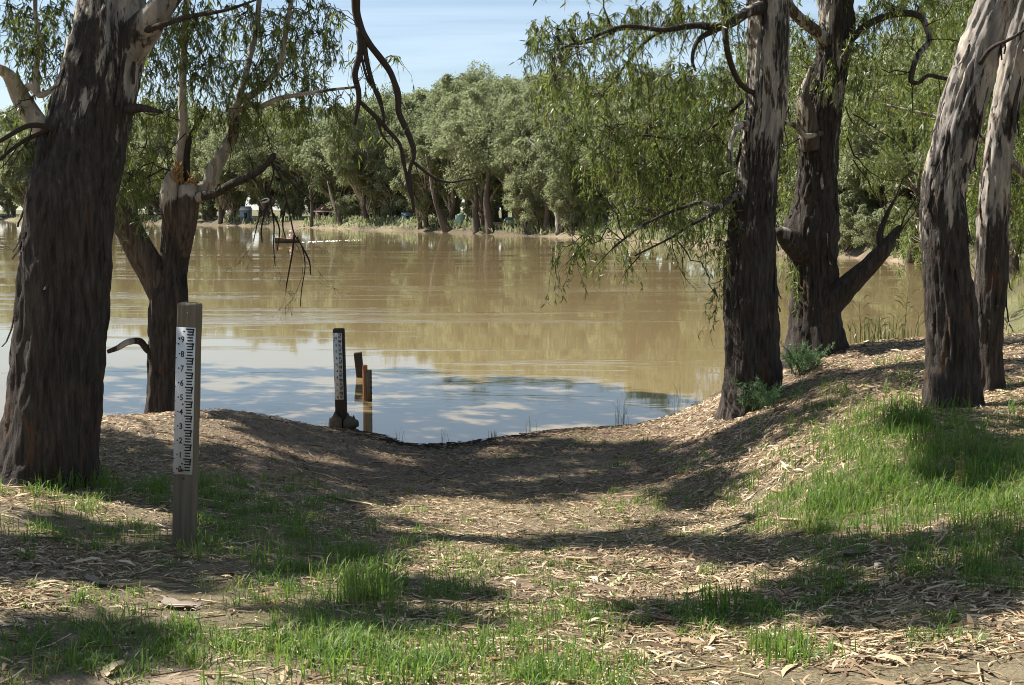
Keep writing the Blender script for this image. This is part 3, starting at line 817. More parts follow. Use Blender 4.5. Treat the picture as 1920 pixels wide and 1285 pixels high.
for q, dr in (((815, 334), (0.2, 0, -1)), ((776, 300), (0.3, 0.1, -1)), ((745, 180), (0.5, 0.1, -0.5)), ((690, 120), (-0.2, 0, -1)), ((735, 250), (0.1, 0, -1)), ((672, 190), (-0.5, 0, -0.8)), ((770, 350), (0.4, 0, -.6)), ((850, 341), (.7, 0, .3))):
    T1.deadspray(P(q[0], q[1], 12), dr, 0.32, 0.006, 1)
for q in ((700, 110, 25, 30, 4), (745, 130, 20, 40, 3), (655, 100, 22, 40, 3), (690, 160, 25, 30, 3), (700, 225, 30, 25, 5), (735, 205, 20, 25, 3), (640, 30, 30, 25, 3)):
    T1.blob(q[0], q[1], 12.1, q[2], q[3], q[4], 0.3, 9, 0.10)
T1.stem([(240, 205, 10.5, 10), (270, 203, 10.4, 7), (305, 211, 10.3, 3)], 'limb', 'bark', 10, 0.04, 0.002, 0.004)
T1.stem([(265, 60, 10.6, 7), (310, 45, 10.4, 5.5), (360, 30, 10.3, 4.5), (420, 20, 10.2, 3), (480, 0, 10.2, 2)], 'limb', 'bark', 10, 0.04, 0.002, 0.004)
T1.stem([(120, 250, 10.4, 6), (60, 235, 10.2, 5), (5, 262, 10, 4), (-60, 300, 10, 3)], 'limb', 'twig', 8, 0.05, 0, 0.004)
T1.stem([(105, 240, 10.4, 5), (50, 262, 10.3, 4), (10, 290, 10.2, 3), (-40, 340, 10, 2)], 'limb', 'twig', 8, 0.05, 0, 0.004)
for q, dr in (((60, 238), (-.3, 0, -1)), ((40, 262), (-.1, 0, -1)), ((75, 255), (.1, 0, -1)), ((20, 262), (-.6, 0, -.8)), ((60, 470), (-0.6, 0, -0.3))):
    T1.deadspray(P(q[0], q[1], 10.3), dr, 0.5, 0.006, 2)
# its crown, unseen above the picture, laid out to shade the bank
for c, rd, n in SHADE[0]:
    T1.wblob(c, rd, int(n * 1.5), 38, 0.38, 0.2, 0.25, 6.5)
T1.ribbons(p1_, [(T1.r.uniform(0.9, 4.2), T1.r.uniform(.18, .6), T1.r.uniform(-80, 80), T1.r.uniform(.015, .05)) for _ in range(22)])
T1.finish()

# --- the broken gum at the water's edge
b = P(310, 790, 17.0); b[2] = max(gz(b[0], b[1]), 0.0) - 0.02
T2 = Tree('gum_tree', b, 'snapped gum with pale broken stubs rising behind the clay mound', 2)
d = 17.0
T2.stem([(312, 830, d, 44, -.6), (310, 800, d, 40, -.6), (308, 770, d, 35, -.6), (308, 720, d, 33, -.5), (309, 660, d, 30, -.5), (313, 600, d, 32, -.4), (319, 555, d, 34, -.3), (325, 515, d, 26, -.3), (330, 470, d, 25, -.3), (335, 425, d, 29, -.2), (338, 398, d, 29, .0), (339, 382, d, 18, .2)],
        'trunk', 'bark', 60, 0.04, 0.026, 0.018, 0.08, flare=.1)
T2.stem([(330, 470, d - .02, 13, -.2), (326, 425, d - .08, 19, .0), (320, 385, d - .1, 20, .5), (320, 355, d - .1, 18, 1.1), (327, 330, d - .1, 14, 1.2), (333, 318, d - .1, 9, 1.2)], 'broken_stub', 'bark_pale', 24, 0.04, 0.003, 0.006)
T2.stem([(340, 480, d - .02, 13, -.3), (347, 430, d - .1, 20, -.2), (353, 385, d - .15, 20, .2), (352, 362, d - .15, 16.5, 1.0), (350, 347, d - .15, 14, 1.2)], 'broken_stub', 'bark_pale', 24, 0.04, 0.003, 0.006)
# splintered wood on the stubs
mb = MB()
for (cx, cy, n_s, ln) in ((334, 322, 46, 0.20), (339, 338, 30, 0.16), (360, 340, 20, 0.13), (372, 372, 16, 0.16)):
    for _ in range(n_s):
        a = P(cx + rng.normal(0, 5), cy + rng.normal(0, 4), d - 0.15 + rng.normal(0, .05))
        e = a + np.array([rng.normal(0, .05), rng.normal(0, .05), rng.uniform(-0.6, 1.0) * ln])
        V_, f3, f4 = tube(np.array([[*a, .014], [*((a + e) / 2 + rng.normal(0, .012, 3)), .010], [*e, .002]]), 4, 0, 0, 0, False)
        mb.addnp(V_, f3, f4)
link('torn_wood', mb.mesh('torn_wood', False, T2.base), M['brokenwood'], T2.root)
T2.stem([(322, 585, d, 30, -.3), (296, 530, d, 28, -.2), (264, 472, d - .1, 26, -.1), (236, 420, d - .2, 25, 0), (210, 380, d - .3, 23, .1), (160, 320, d - .3, 21, .5), (100, 268, d - .3, 19, .9), (66, 225, d - .3, 18, 1.1), (40, 185, d - .3, 17, 1.2), (24, 152, d - .4, 14, 1.2), (4, 132, d - .5, 10, 1.1), (-50, 112, d - .6, 8, 1), (-130, 60, d - .6, 6, 1)],
        'limb', 'bark_pale', 28, 0.05, 0.006, 0.008)
T2.stem([(42, 172, d - .3, 7, .9), (58, 162, d - .4, 7, .9), (74, 178, d - .5, 6.5, .9), (92, 172, d - .5, 5, .9), (116, 155, d - .5, 4, .8), (150, 140, d - .5, 3, .8)], 'limb', 'bark_pale', 10, 0.05, 0, 0.004)
T2.stem([(70, 178, d - .5, 6, 1), (68, 130, d - .5, 5.5, 1), (74, 80, d - .5, 4.5, 1), (66, 20, d - .5, 4, 1), (70, -60, d - .5, 3, 1)], 'limb', 'bark_pale', 10, 0.05, 0, 0.004)
T2.stem([(336, 330, d, 9, 1), (337, 290, d, 9, .9), (344, 240, d, 8.5, 1), (342, 180, d, 7.5, 1), (345, 100, d + .1, 6.5, 1), (350, 0, d + .2, 6, 1), (356, -130, d + .3, 4, 1)], 'limb', 'bark_pale', 12, 0.05, 0.002, 0.004)
T2.stem([(350, 350, d, 7, -.2), (350, 315, d, 6.5, -.2), (354, 268, d, 5.5, 0), (374, 225, d, 4, .5), (386, 200, d, 3, .5)], 'limb', 'bark', 10, 0.05, 0.002, 0.004)
T2.stem([(352, 375, d + .05, 16, .8), (374, 358, d + .05, 13, .9), (392, 345, d + .05, 14, .9), (402, 318, d + .05, 13.5, .9), (420, 285, d + .05, 12.5, .8), (436, 255, d + .05, 11, .4), (442, 225, d, 10.5, .5), (438, 207, d, 9.5, .9), (462, 186, d, 7, 1), (496, 160, d, 6, 1), (524, 122, d, 5, 1), (536, 60, d, 4.5, 1), (546, 0, d, 4, 1), (552, -90, d, 3, 1)],
        'limb', 'bark_pale', 20, 0.04, 0.003, 0.006)
T2.stem([(440, 215, d, 7, .9), (452, 172, d, 6.5, 1), (468, 110, d + .2, 5.5, 1), (482, 40, d + .3, 5, 1), (492, -80, d + .4, 4, 1)], 'limb', 'bark_pale', 10, 0.05, 0.002, 0.004)
T2.stem([(450, 205, d, 6, .9), (470, 196, d - .2, 5.5, .9), (490, 200, d - .3, 5, .9), (520, 186, d - .4, 4.5, .8), (560, 178, d - .5, 4, .8), (610, 170, d - .6, 3, .5), (665, 164, d - .7, 2, .3)], 'limb', 'bark_pale', 10, 0.05, 0, 0.004)
T2.stem([(360, 376, d - .1, 12, .7), (378, 369, d - .2, 10, .6), (405, 362, d - .3, 8.5, 0), (432, 347, d - .4, 7.5, 0), (460, 335, d - .5, 7, 0), (486, 320, d - .6, 6.5, 0), (503, 304, d - .7, 5.5, .1), (512, 293, d - .7, 6, .5), (515, 288, d - .7, 4, .5)], 'limb', 'bark', 14, 0.04, 0.003, 0.006)
for pts in ([(508, 300), (513, 325), (503, 360), (500, 385), (486, 408), (478, 440), (474, 455)], [(503, 360), (510, 395), (514, 425), (513, 460), (516, 500)],
            [(510, 305), (527, 335), (537, 375), (545, 410), (552, 440), (566, 462), (572, 500), (566, 540), (563, 575)], [(512, 318), (530, 322), (548, 345), (570, 365), (590, 385)],
            [(552, 440), (548, 475), (540, 520), (536, 545)], [(537, 375), (530, 420), (535, 445)], [(512, 400), (524, 430), (520, 470)], [(566, 462), (580, 490), (582, 515)], [(500, 385), (490, 430), (492, 455)]):
    T2.stem([(q[0], q[1], d - .7, 2.0 - 1.4 * i_ / len(pts)) for i_, q in enumerate(pts)], 'dead_branch', 'deadtwig', 6, 0.06, 0, 0.002, 0.1)
for q, dr, L_ in (((478, 440), (-.2, 0, -1), .35), ((514, 440), (.1, 0, -1), .45), ((568, 500), (.1, 0, -1), .45), ((550, 450), (.3, 0, -1), .5), ((590, 385), (.4, 0, -1), .4), ((540, 520), (-.2, 0, -1), .3), ((530, 420), (-.1, 0, -1), .35), ((548, 345), (.6, 0, -.8), .5), ((486, 408), (-.4, 0, -.8), .4)):
    T2.deadspray(P(q[0], q[1], d - .7), dr, L_ * 1.3, 0.0038, 3)
for q, dr, L_ in (((330, 340), (-.8, 0, .3), .8), ((312, 400), (-1, 0, -.3), .5), ((445, 230), (.6, 0, -.8), 1.0), ((430, 262), (.3, 0, -1), .7), ((480, 200), (.5, 0, -.9), .9), ((280, 330), (.2, 0, -1), .9), ((348, 250), (-.7, .2, -.4), .8)):
    T2.deadspray(P(q[0], q[1], d - .1), dr, L_, 0.009, 2)
T2.stem([(290, 660, d, 10, -.2), (276, 655, d - .1, 7, .3), (262, 640, d - .2, 6.5, .5), (240, 642, d - .4, 6, .5), (220, 653, d - .5, 5, .2), (202, 660, d - .6, 4, 0)], 'limb', 'bark', 10, 0.03, 0.002, 0.005)
for q in ((295, 60, 45, 60, 15), (285, 150, 40, 55, 13), (255, 225, 28, 50, 9), (370, 55, 55, 55, 18), (385, 140, 60, 55, 18), (450, 45, 55, 50, 17), (470, 130, 55, 45, 15), (540, 35, 50, 40, 14), (548, 110, 45, 45, 13),
          (590, 165, 38, 40, 9), (598, 80, 36, 50, 10), (420, 205, 55, 35, 11), (325, 215, 40, 40, 9), (545, 210, 38, 28, 8), (640, 195, 30, 40, 6), (245, 345, 26, 55, 10), (265, 300, 25, 40, 6), (300, 290, 22, 40, 4),
          (55, 50, 50, 45, 12), (105, 120, 40, 55, 12), (25, 25, 40, 30, 8), (115, 30, 40, 35, 9), (15, 95, 25, 25, 3), (110, 190, 25, 30, 5), (20, 215, 25, 25, 3), (480, 215, 40, 30, 6), (600, 20, 40, 25, 6), (640, 250, 20, 30, 3)):
    T2.blob(q[0], q[1], d + T2.r.normal(0, .5), q[2], q[3], int(q[4] * 2.0), 0.9, 34, 0.108, 0.10, 0.45)
for q in ((330, -70, 110, 50, 22), (470, -80, 110, 50, 22), (560, -60, 70, 40, 12), (80, -70, 100, 50, 16), (400, -190, 150, 60, 26)):
    T2.blob(q[0], q[1], d, q[2], q[3], q[4], 1.3, 22, 0.16, 0.10, 0.4)
for c, rd, n in SHADE[1]:
    T2.wblob(c, rd, int(n * 1.5), 38, 0.38, 0.2, 0.25, 6.5)
T2.finish()

# --- a tall gum added just outside the picture on the left to shade the shallows
b = np.array([-11.6, 16.4, 0]); b[2] = gz(b[0], b[1])
T0 = Tree('gum_tree', b, 'tall gum just beyond the left picture edge, unseen, added to shade the shallows', 9)
T0.stem([[b[0], b[1], b[2] - .2, .42, -.5], [b[0] - .1, b[1] + .1, b[2] + 2, .34, -.3], [b[0] - .3, b[1] + .6, 5, .29, .2], [b[0] - .2, b[1] + 1.6, 8, .22, .6], [b[0] + .3, b[1] + 3, 10, .14, .8], [b[0] + 1, b[1] + 4.6, 11.5, .06, .8]], 'trunk', 'bark', 40, .08, .02, .015, .08, world=True, flare=.25)
T0.stem([[b[0] - .3, b[1] + .8, 5.6, .16, .4], [b[0] + .2, b[1] + 3.2, 8.0, .11, .6], [b[0] + 1.2, b[1] + 6.5, 9.6, .05, .8]], 'limb', 'bark', 14, .1, .004, .01, .1, world=True)
for c, rd, n in SHADE[3]:
    T0.wblob(c, rd, int(n * 1.5), 38, 0.38, 0.2, 0.25, 6.5)
T0.finish()

# --- right hand group
b = P(1412, 780, 16.7); b[2] = gz(b[0], b[1])
T3 = Tree('gum_tree', b, 'straight gum at the water edge right of the ramp, feathery weed at its foot', 3, 'willow_leaf')
d = 16.7
p3_ = T3.stem([(1412, 815, d, 66, -.7), (1412, 782, d, 60, -.6), (1411, 740, d, 55, -.5), (1411, 680, d, 53.5, -.45), (1409, 600, d, 51, -.4), (1406, 500, d, 47, -.3), (1411, 400, d, 41, .22), (1421, 300, d, 36, .46), (1435, 200, d, 37, .58), (1440, 100, d, 37.5, .64), (1438, 0, d, 36, .6), (1436, -150, d, 33, .7), (1450, -330, d, 27, .8), (1440, -520, d, 20, .8), (1430, -700, d, 10, .8)],
        'trunk', 'bark', 84, 0.035, 0.030, 0.020, 0.08, flare=.28)
T3.stem([(1425, 15, d - .2, 13, .6), (1402, 22, d - .4, 10, .5), (1375, 40, d - .5, 9.5, .5), (1345, 50, d - .6, 8.5, .5), (1300, 48, d - .7, 6, .3), (1240, 56, d - .8, 4.5, .2), (1170, 50, d - .9, 3.5, 0), (1100, 75, d - 1, 2.5, 0), (1040, 95, d - 1, 1.5, 0)], 'limb', 'bark', 12, 0.05, 0.002, 0.005)
T3.stem([(1350, 52, d - .6, 6, .2), (1310, 75, d - .7, 4.5, 0), (1298, 110, d - .8, 3.5, 0), (1305, 135, d - .8, 2, 0)], 'limb', 'twig', 8, 0.05, 0, 0.004)
T3.stem([(1345, -30, d - .6, 6, .2), (1357, 20, d - .7, 6, .2), (1363, 90, d - .8, 5.5, 0), (1378, 140, d - .6, 5, 0), (1396, 165, d - .4, 5, 0), (1415, 175, d - .1, 5, 0)], 'limb', 'twig', 8, 0.05, 0, 0.004)
T3.stem([(1400, 232, d - .2, 7, .7), (1384, 238, d - .5, 6, .7), (1372, 262, d - .6, 5, .7), (1369, 300, d - .7, 5, .7), (1372, 305, d - .7, 3, .7)], 'limb', 'bark_pale', 10, 0.04, 0, 0.004)
T3.stem([(1385, 365, d - .2, 7, .2), (1362, 378, d - .5, 5.5, .5), (1343, 394, d - .7, 5, .5), (1322, 408, d - .8, 4, .3), (1290, 425, d - .9, 3, 0), (1250, 450, d - 1, 2.2, 0), (1190, 480, d - 1.1, 1.4, 0)], 'limb', 'bark', 10, 0.04, 0, 0.004)
T3.stem([(1343, 394, d - .7, 4, .5), (1318, 380, d - .8, 3.5, .6), (1285, 388, d - .9, 3.2, .3), (1240, 405, d - 1, 2.8, .2), (1195, 430, d - 1.1, 2.4, .5), (1150, 465, d - 1.2, 1.6, .3)], 'limb', 'bark', 10, 0.04, 0, 0.004)
T3.stem([(1300, 50, d - .7, 4.5, .1), (1235, 62, d + .2, 4, 0), (1195, 95, d + .4, 3.2, 0), (1130, 180, d + .5, 2, 0)], 'limb', 'twig', 8, 0.06, 0, 0.003)
T3.stem([(1240, 56, d - .8, 3.5, 0), (1165, 55, d + .2, 3, 0), (1120, 75, d + .3, 2.6, 0), (1060, 88, d + .3, 2, 0), (1010, 100, d + .3, 1.2, 0)], 'limb', 'twig', 8, 0.06, 0, 0.003)
T3.stem([(1392, 190, d - .3, 4, 0), (1340, 235, d + .2, 3.2, 0), (1270, 260, d + .4, 2.6, 0), (1190, 255, d + .5, 2, 0), (1120, 290, d + .5, 1.2, 0)], 'limb', 'twig', 8, 0.06, 0, 0.003)
for q, dr, L_ in (((1320, 70), (-.3, 0, -1), .7), ((1345, 60), (-.2, 0, -1), .8), ((1290, 60), (-.6, 0, -.8), .7), ((1200, 480), (-.7, 0, -.6), .5), ((1150, 465), (-.7, 0, -.7), .6), ((1260, 445), (-.2, 0, -1), .7), ((1330, 400), (-.1, 0, -1), .7), ((1100, 450), (-.5, 0, -.9), .5), ((1370, 320), (-.7, 0, -.3), .7), ((1290, 430), (-.4, 0, -1), .9), ((1360, 520), (-.5, 0, -.5), .3)):
    T3.deadspray(P(q[0], q[1], d - .9), dr, L_, 0.008, 2)
for q in ((1025, 80, 40, 42, 12), (1080, 110, 50, 40, 9), (1095, 50, 50, 32, 12), (1175, 35, 55, 30, 13), (1180, 95, 50, 35, 8), (1250, 15, 60, 28, 15), (1330, 10, 55, 25, 14), (1040, 165, 44, 45, 13), (1120, 180, 55, 55, 16), (1195, 150, 55, 45, 14), (1275, 165, 55, 50, 18), (1340, 190, 48, 65, 18),
          (1145, 260, 55, 50, 18), (1225, 250, 65, 55, 24), (1310, 280, 55, 60, 24), (1080, 260, 35, 45, 7), (1195, 335, 65, 45, 20), (1280, 350, 65, 50, 24), (1348, 340, 35, 60, 13), (1125, 380, 48, 38, 11), (1205, 415, 60, 30, 12), (1060, 475, 26, 38, 4),
          (1105, 455, 32, 35, 6), (1290, 425, 45, 30, 9), (1347, 470, 16, 55, 5), (1345, 565, 12, 30, 2), (1160, 470, 35, 25, 5), (1385, 100, 30, 60, 9), (1370, 430, 20, 40, 4), (1110, 320, 40, 40, 8), (1000, 60, 20, 30, 3)):
    T3.blob(q[0], q[1], d - .2 + T3.r.normal(0, .9), q[2], q[3], int(q[4] * (2.2 if q[1] < 230 else 1.9)), 0.9, 36, 0.098, 0.10, 0.45)
for q in ((1100, -60, 120, 40, 14), (1270, -80, 120, 50, 22), (1400, -150, 140, 60, 26), (1540, -260, 150, 70, 30), (1400, -420, 200, 80, 40), (1250, -260, 130, 60, 22)):
    T3.blob(q[0], q[1], d, q[2], q[3], q[4], 1.5, 22, 0.16, 0.10, 0.4)
for c, rd, n in SHADE[2]:
    T3.wblob(c, rd, int(n * 1.5), 38, 0.38, 0.2, 0.25, 6.5)
T3.ribbons(p3_, [(T3.r.uniform(0.9, 4.2), T3.r.uniform(.18, .6), T3.r.uniform(-80, 80), T3.r.uniform(.015, .05)) for _ in range(22)])
T3.finish()

b = P(1530, 662, 18.2); b[2] = gz(b[0], b[1])
T4 = Tree('gum_tree', b, 'scarred burnt gum with a big low side limb on the bank crest', 4, 'willow_leaf')
d = 18.2
p4_ = T4.stem([(1528, 690, d, 56, -.6), (1528, 660, d, 52, -.6), (1528, 620, d, 49, -.5), (1527, 570, d, 46, -.4), (1526, 500, d, 42, -.35), (1520, 440, d, 48, -.3), (1528, 390, d, 41, -.2), (1533, 320, d, 36, .1), (1534, 250, d, 34, .25), (1545, 185, d, 33, .35), (1560, 110, d, 30, .5), (1568, 40, d, 30, .5), (1570, -40, d, 29, .3), (1580, -200, d, 25, .4), (1570, -420, d, 18, .5), (1560, -620, d, 9, .5)],
        'trunk', 'bark', 76, 0.04, 0.034, 0.022, 0.10, flare=.3)
T4.stem([(1508, 470, d - .1, 30, -.3), (1480, 448, d - .25, 22, -.1), (1464, 436, d - .35, 12, .5), (1458, 432, d - .4, 5, .6)], 'broken_stub', 'bark', 18, 0.04, 0.006, 0.008)
T4.stem([(1520, 280, d - .2, 18, .3), (1512, 220, d - .3, 17, .4), (1506, 180, d - .3, 12, .5), (1514, 150, d - .35, 6, .8), (1520, 125, d - .35, 2, .9)], 'broken_stub', 'bark_pale', 18, 0.04, 0.006, 0.006)
T4.stem([(1535, 590, d - .1, 34, -.4), (1566, 558, d - .2, 26, -.3), (1598, 528, d - .3, 21, -.2), (1630, 496, d - .4, 17, -.2), (1655, 470, d - .5, 14, -.1), (1672, 445, d - .5, 9, 0), (1690, 425, d - .5, 5, 0)], 'limb', 'bark', 24, 0.04, 0.014, 0.012)
T4.stem([(1655, 470, d - .5, 9, 0), (1650, 440, d - .5, 6, 0), (1664, 400, d - .5, 4, 0), (1680, 370, d - .6, 2, 0)], 'limb', 'bark', 10, 0.04, 0, 0.005)
for q, dr, L_ in (((1690, 425), (.4, 0, .8), .9), ((1680, 440), (.8, 0, .4), .8), ((1680, 370), (.4, 0, .8), .7), ((1660, 410), (-.3, 0, .9), .7), ((1585, 200), (.5, 0, -.9), 1.2), ((1590, 260), (.6, 0, -.8), 1.3), ((1600, 300), (.4, 0, -1), 1.2), ((1500, 330), (-.4, 0, -.9), .9), ((1500, 260), (-.7, 0, -.5), .9), ((1480, 200), (-.4, 0, -1), 1.0), ((1600, 215), (.7, 0, -.5), 1.2)):
    T4.deadspray(P(q[0], q[1], d - .6), dr, L_, 0.011, 2)
T4.stem([(1568, 95, d - .1, 10.4, .3), (1598, 72, d - .2, 7.4, .3), (1630, 45, d - .3, 6.7, .3), (1680, 26, d - .4, 6.3, .3), (1724, 30, d - .5, 5.9, .3), (1738, 55, d - .5, 5.5, .4), (1742, 78, d - .5, 5.2, .4), (1722, 102, d - .6, 5.2, .4), (1712, 130, d - .6, 4.8, .4), (1708, 152, d - .6, 4.8, .4), (1722, 156, d - .6, 3.7, .2), (1740, 142, d - .6, 3.7, .2), (1762, 146, d - .6, 3.3, .1), (1785, 146, d - .6, 3.0, .1), (1802, 115, d - .5, 2.6, .1), (1815, 80, d - .5, 1.9, .1)],
        'limb', 'bark', 14, 0.05, 0.003, 0.006)
for q, dr, L_ in (((1735, 50), (.6, 0, .5), .7), ((1680, 27), (.2, 0, .9), .7), ((1640, 42), (.1, 0, -1), .8), ((1712, 130), (-.6, 0, -.6), .5), ((1708, 155), (.2, 0, -1), .8), ((1760, 147), (.5, 0, -.7), .6), ((1785, 146), (.8, 0, .2), .6), ((1740, 75), (.9, 0, 0), .9)):
    T4.deadspray(P(q[0], q[1], d - .55), dr, L_, 0.009, 2)
T4.stem([(1555, 85, d - .1, 12, .5), (1528, 58, d - .2, 11, .6), (1500, 35, d - .3, 10, .7), (1480, 12, d - .4, 9.5, .7), (1476, -10, d - .4, 7, .7)], 'limb', 'bark_pale', 12, 0.05, 0.002, 0.005)
T4.stem([(1540, 250, d - .3, 6, .5), (1510, 255, d - .5, 5, .6), (1490, 235, d - .7, 5, .6), (1470, 230, d - .8, 4, .6)], 'limb', 'bark_pale', 8, 0.05, 0, 0.004)
for q in ((1535, 135, 30, 40, 9), (1545, 60, 40, 40, 7), (1500, 100, 30, 50, 7), (1490, 50, 30, 40, 7), (1630, 80, 45, 50, 9), (1640, 10, 70, 35, 14), (1720, 0, 60, 30, 12), (1780, 30, 45, 40, 8), (1680, 90, 35, 45, 7), (1500, 300, 24, 60, 6), (1475, 380, 16, 60, 6), (1478, 500, 12, 40, 4), (1475, 150, 20, 50, 5), (1620, 150, 35, 40, 6)):
    T4.blob(q[0], q[1], d + T4.r.normal(.2, .6), q[2], q[3], int(q[4] * 2.3), 0.8, 34, 0.10, 0.10, 0.45)
for q in ((1620, -90, 150, 60, 26), (1760, -70, 120, 50, 20), (1580, -280, 180, 80, 34)):
    T4.blob(q[0], q[1], d, q[2], q[3], q[4], 1.5, 22, 0.16, 0.10, 0.4)
T4.ribbons(p4_, [(T4.r.uniform(0.9, 4.2), T4.r.uniform(.18, .6), T4.r.uniform(-80, 80), T4.r.uniform(.015, .05)) for _ in range(20)])
T4.finish()

b = P(1790, 768, 12.7); b[2] = gz(b[0], b[1])
T5 = Tree('gum_tree', b, 'thick gum trunk bending to the right above a wrinkled pale elbow', 5)
d = 12.7
p5_ = T5.stem([(1789, 810, d, 62, -.7), (1789, 770, d, 54, -.6), (1788, 720, d, 49, -.5), (1786, 640, d, 46, -.4), (1781, 560, d, 43.5, .0), (1772, 470, d, 41, .22), (1768, 400, d, 40, .46), (1769, 350, d, 39.5, .58), (1784, 290, d, 40.5, .68), (1800, 220, d, 40, .74), (1826, 130, d, 39, .7), (1855, 40, d, 36.5, .76), (1885, -40, d, 34, .8), (1930, -180, d, 30, .8), (1980, -380, d, 24, .8), (2010, -600, d, 12, .8)],
        'trunk', 'bark', 84, 0.032, 0.026, 0.018, 0.08, flare=.22)
for c, rd, n in (((6.5, 13.5, 9.0), (1.8, 1.8, 1.0), 26), ((5.0, 12.6, 8.0), (1.4, 1.5, 0.9), 18), ((7.8, 12.0, 8.6), (1.6, 1.6, 1.0), 22), ((6.2, 11.0, 9.4), (1.6, 1.4, 0.9), 18)):
    T5.wblob(c, rd, int(n * 1.5), 40, 0.22, 0.3)
T5.stem([(1838, 118, d - .2, 5, .3), (1860, 90, d - .4, 4, .3), (1900, 70, d - .5, 3, .3), (1960, 30, d - .6, 2, 0)], 'limb', 'bark', 8, 0.05, 0, 0.004)
T5.ribbons(p5_, [(T5.r.uniform(0.9, 4.2), T5.r.uniform(.18, .6), T5.r.uniform(-80, 80), T5.r.uniform(.015, .05)) for _ in range(18)])
T5.finish()

b = P(1852, 728, 13.8); b[2] = gz(b[0], b[1])
T6 = Tree('gum_tree', b, 'slimmer pale gum close behind the thick bending trunk', 6)
d = 13.8
p6_ = T6.stem([(1851, 765, d, 34, -.6), (1851, 730, d, 29, -.5), (1852, 690, d, 26, -.4), (1853, 620, d, 26.5, -.3), (1857, 540, d, 29, .05), (1860, 460, d, 29, .38), (1862, 400, d, 27.5, .52), (1868, 320, d, 25, .64), (1880, 230, d, 24.5, .74), (1897, 140, d, 24, .72), (1917, 50, d, 24, .75), (1945, -60, d, 22, .8), (1990, -220, d, 18, .8), (2040, -420, d, 11, .8)],
        'trunk', 'bark', 56, 0.036, 0.018, 0.014, 0.08, flare=.2)
for c, rd, n in (((8.2, 15.0, 7.8), (1.6, 1.6, 0.9), 20), ((7.0, 16.2, 8.6), (1.6, 1.6, 0.9), 20)):
    T6.wblob(c, rd, int(n * 1.5), 40, 0.22, 0.3)
T6.ribbons(p6_, [(T6.r.uniform(0.9, 4.2), T6.r.uniform(.18, .6), T6.r.uniform(-80, 80), T6.r.uniform(.015, .05)) for _ in range(12)])
T6.finish()

# ------------------------------------------------------------------ trees on the right bank and across the river
def copy_thing(root, loc, rz, sc, label, group=None):
    r = root.copy(); COL.objects.link(r)
    r.location = tuple(loc); r.rotation_euler = (0, 0, rz); r.scale = (sc[0], sc[0], sc[1]) if isinstance(sc, tuple) else (sc, sc, sc)
    r['label'] = label
    if group: r['group'] = group
    for ch in root.children:
        c = ch.copy(); COL.objects.link(c); c.parent = r
    return r

def mid_tree(seed, H, spread, low, nl=44, ll=0.25, leafmat='willow_leaf'):
    T = Tree('river_gum', (0, 0, 0), 'tmp', seed, leafmat)
    r = T.r
    lean = r.normal(0, 0.5, 2)
    pts = []
    for i_, f in enumerate(np.linspace(-0.03, 0.8, 7)):
        pts.append([lean[0] * f * 2 + r.normal(0, .12) * (i_ > 1), lean[1] * f * 2 + r.normal(0, .12) * (i_ > 1), H * f, 0.34 * (1 - f) ** 0.8 * H / 11 + 0.03, -0.5 + f * 1.6])
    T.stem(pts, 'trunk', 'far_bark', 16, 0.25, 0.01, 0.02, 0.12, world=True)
    tips = []
    for i_ in range(9):
        f = r.uniform(0.22, 0.75); a = r.uniform(0, 2 * math.pi)
        k = int(f / 0.83 * 6); s0 = np.array(pts[k][:3])
        L = spread * r.uniform(0.6, 1.0)
        e = s0 + np.array([math.cos(a) * L, math.sin(a) * L, H * r.uniform(0.08, 0.24)])
        m_ = (s0 + e) / 2 + np.array([0, 0, H * 0.05]) + r.normal(0, .25, 3)
        T.stem([[*s0, 0.12 * H / 11, .3], [*m_, 0.07 * H / 11, .6], [*e, 0.025, .7]], 'limb', 'far_bark', 8, 0.25, 0, 0.01, 0.1, world=True)
        tips.append(e); tips.append(m_)
    for e in tips:
        T.wblob(e + r.normal(0, .5, 3), (spread * .36, spread * .36, H * 0.10), 19, nl, ll, 0.3, 0.8)
    for _ in range(14):
        a = r.uniform(0, 6.28); q = r.uniform(0.3, 1.0) * spread
        T.wblob((math.cos(a) * q, math.sin(a) * q, H * r.uniform(low, 0.95)), (spread * .33, spread * .33, H * 0.10), 19, nl, ll, 0.3, 0.8)
    return T.finish()

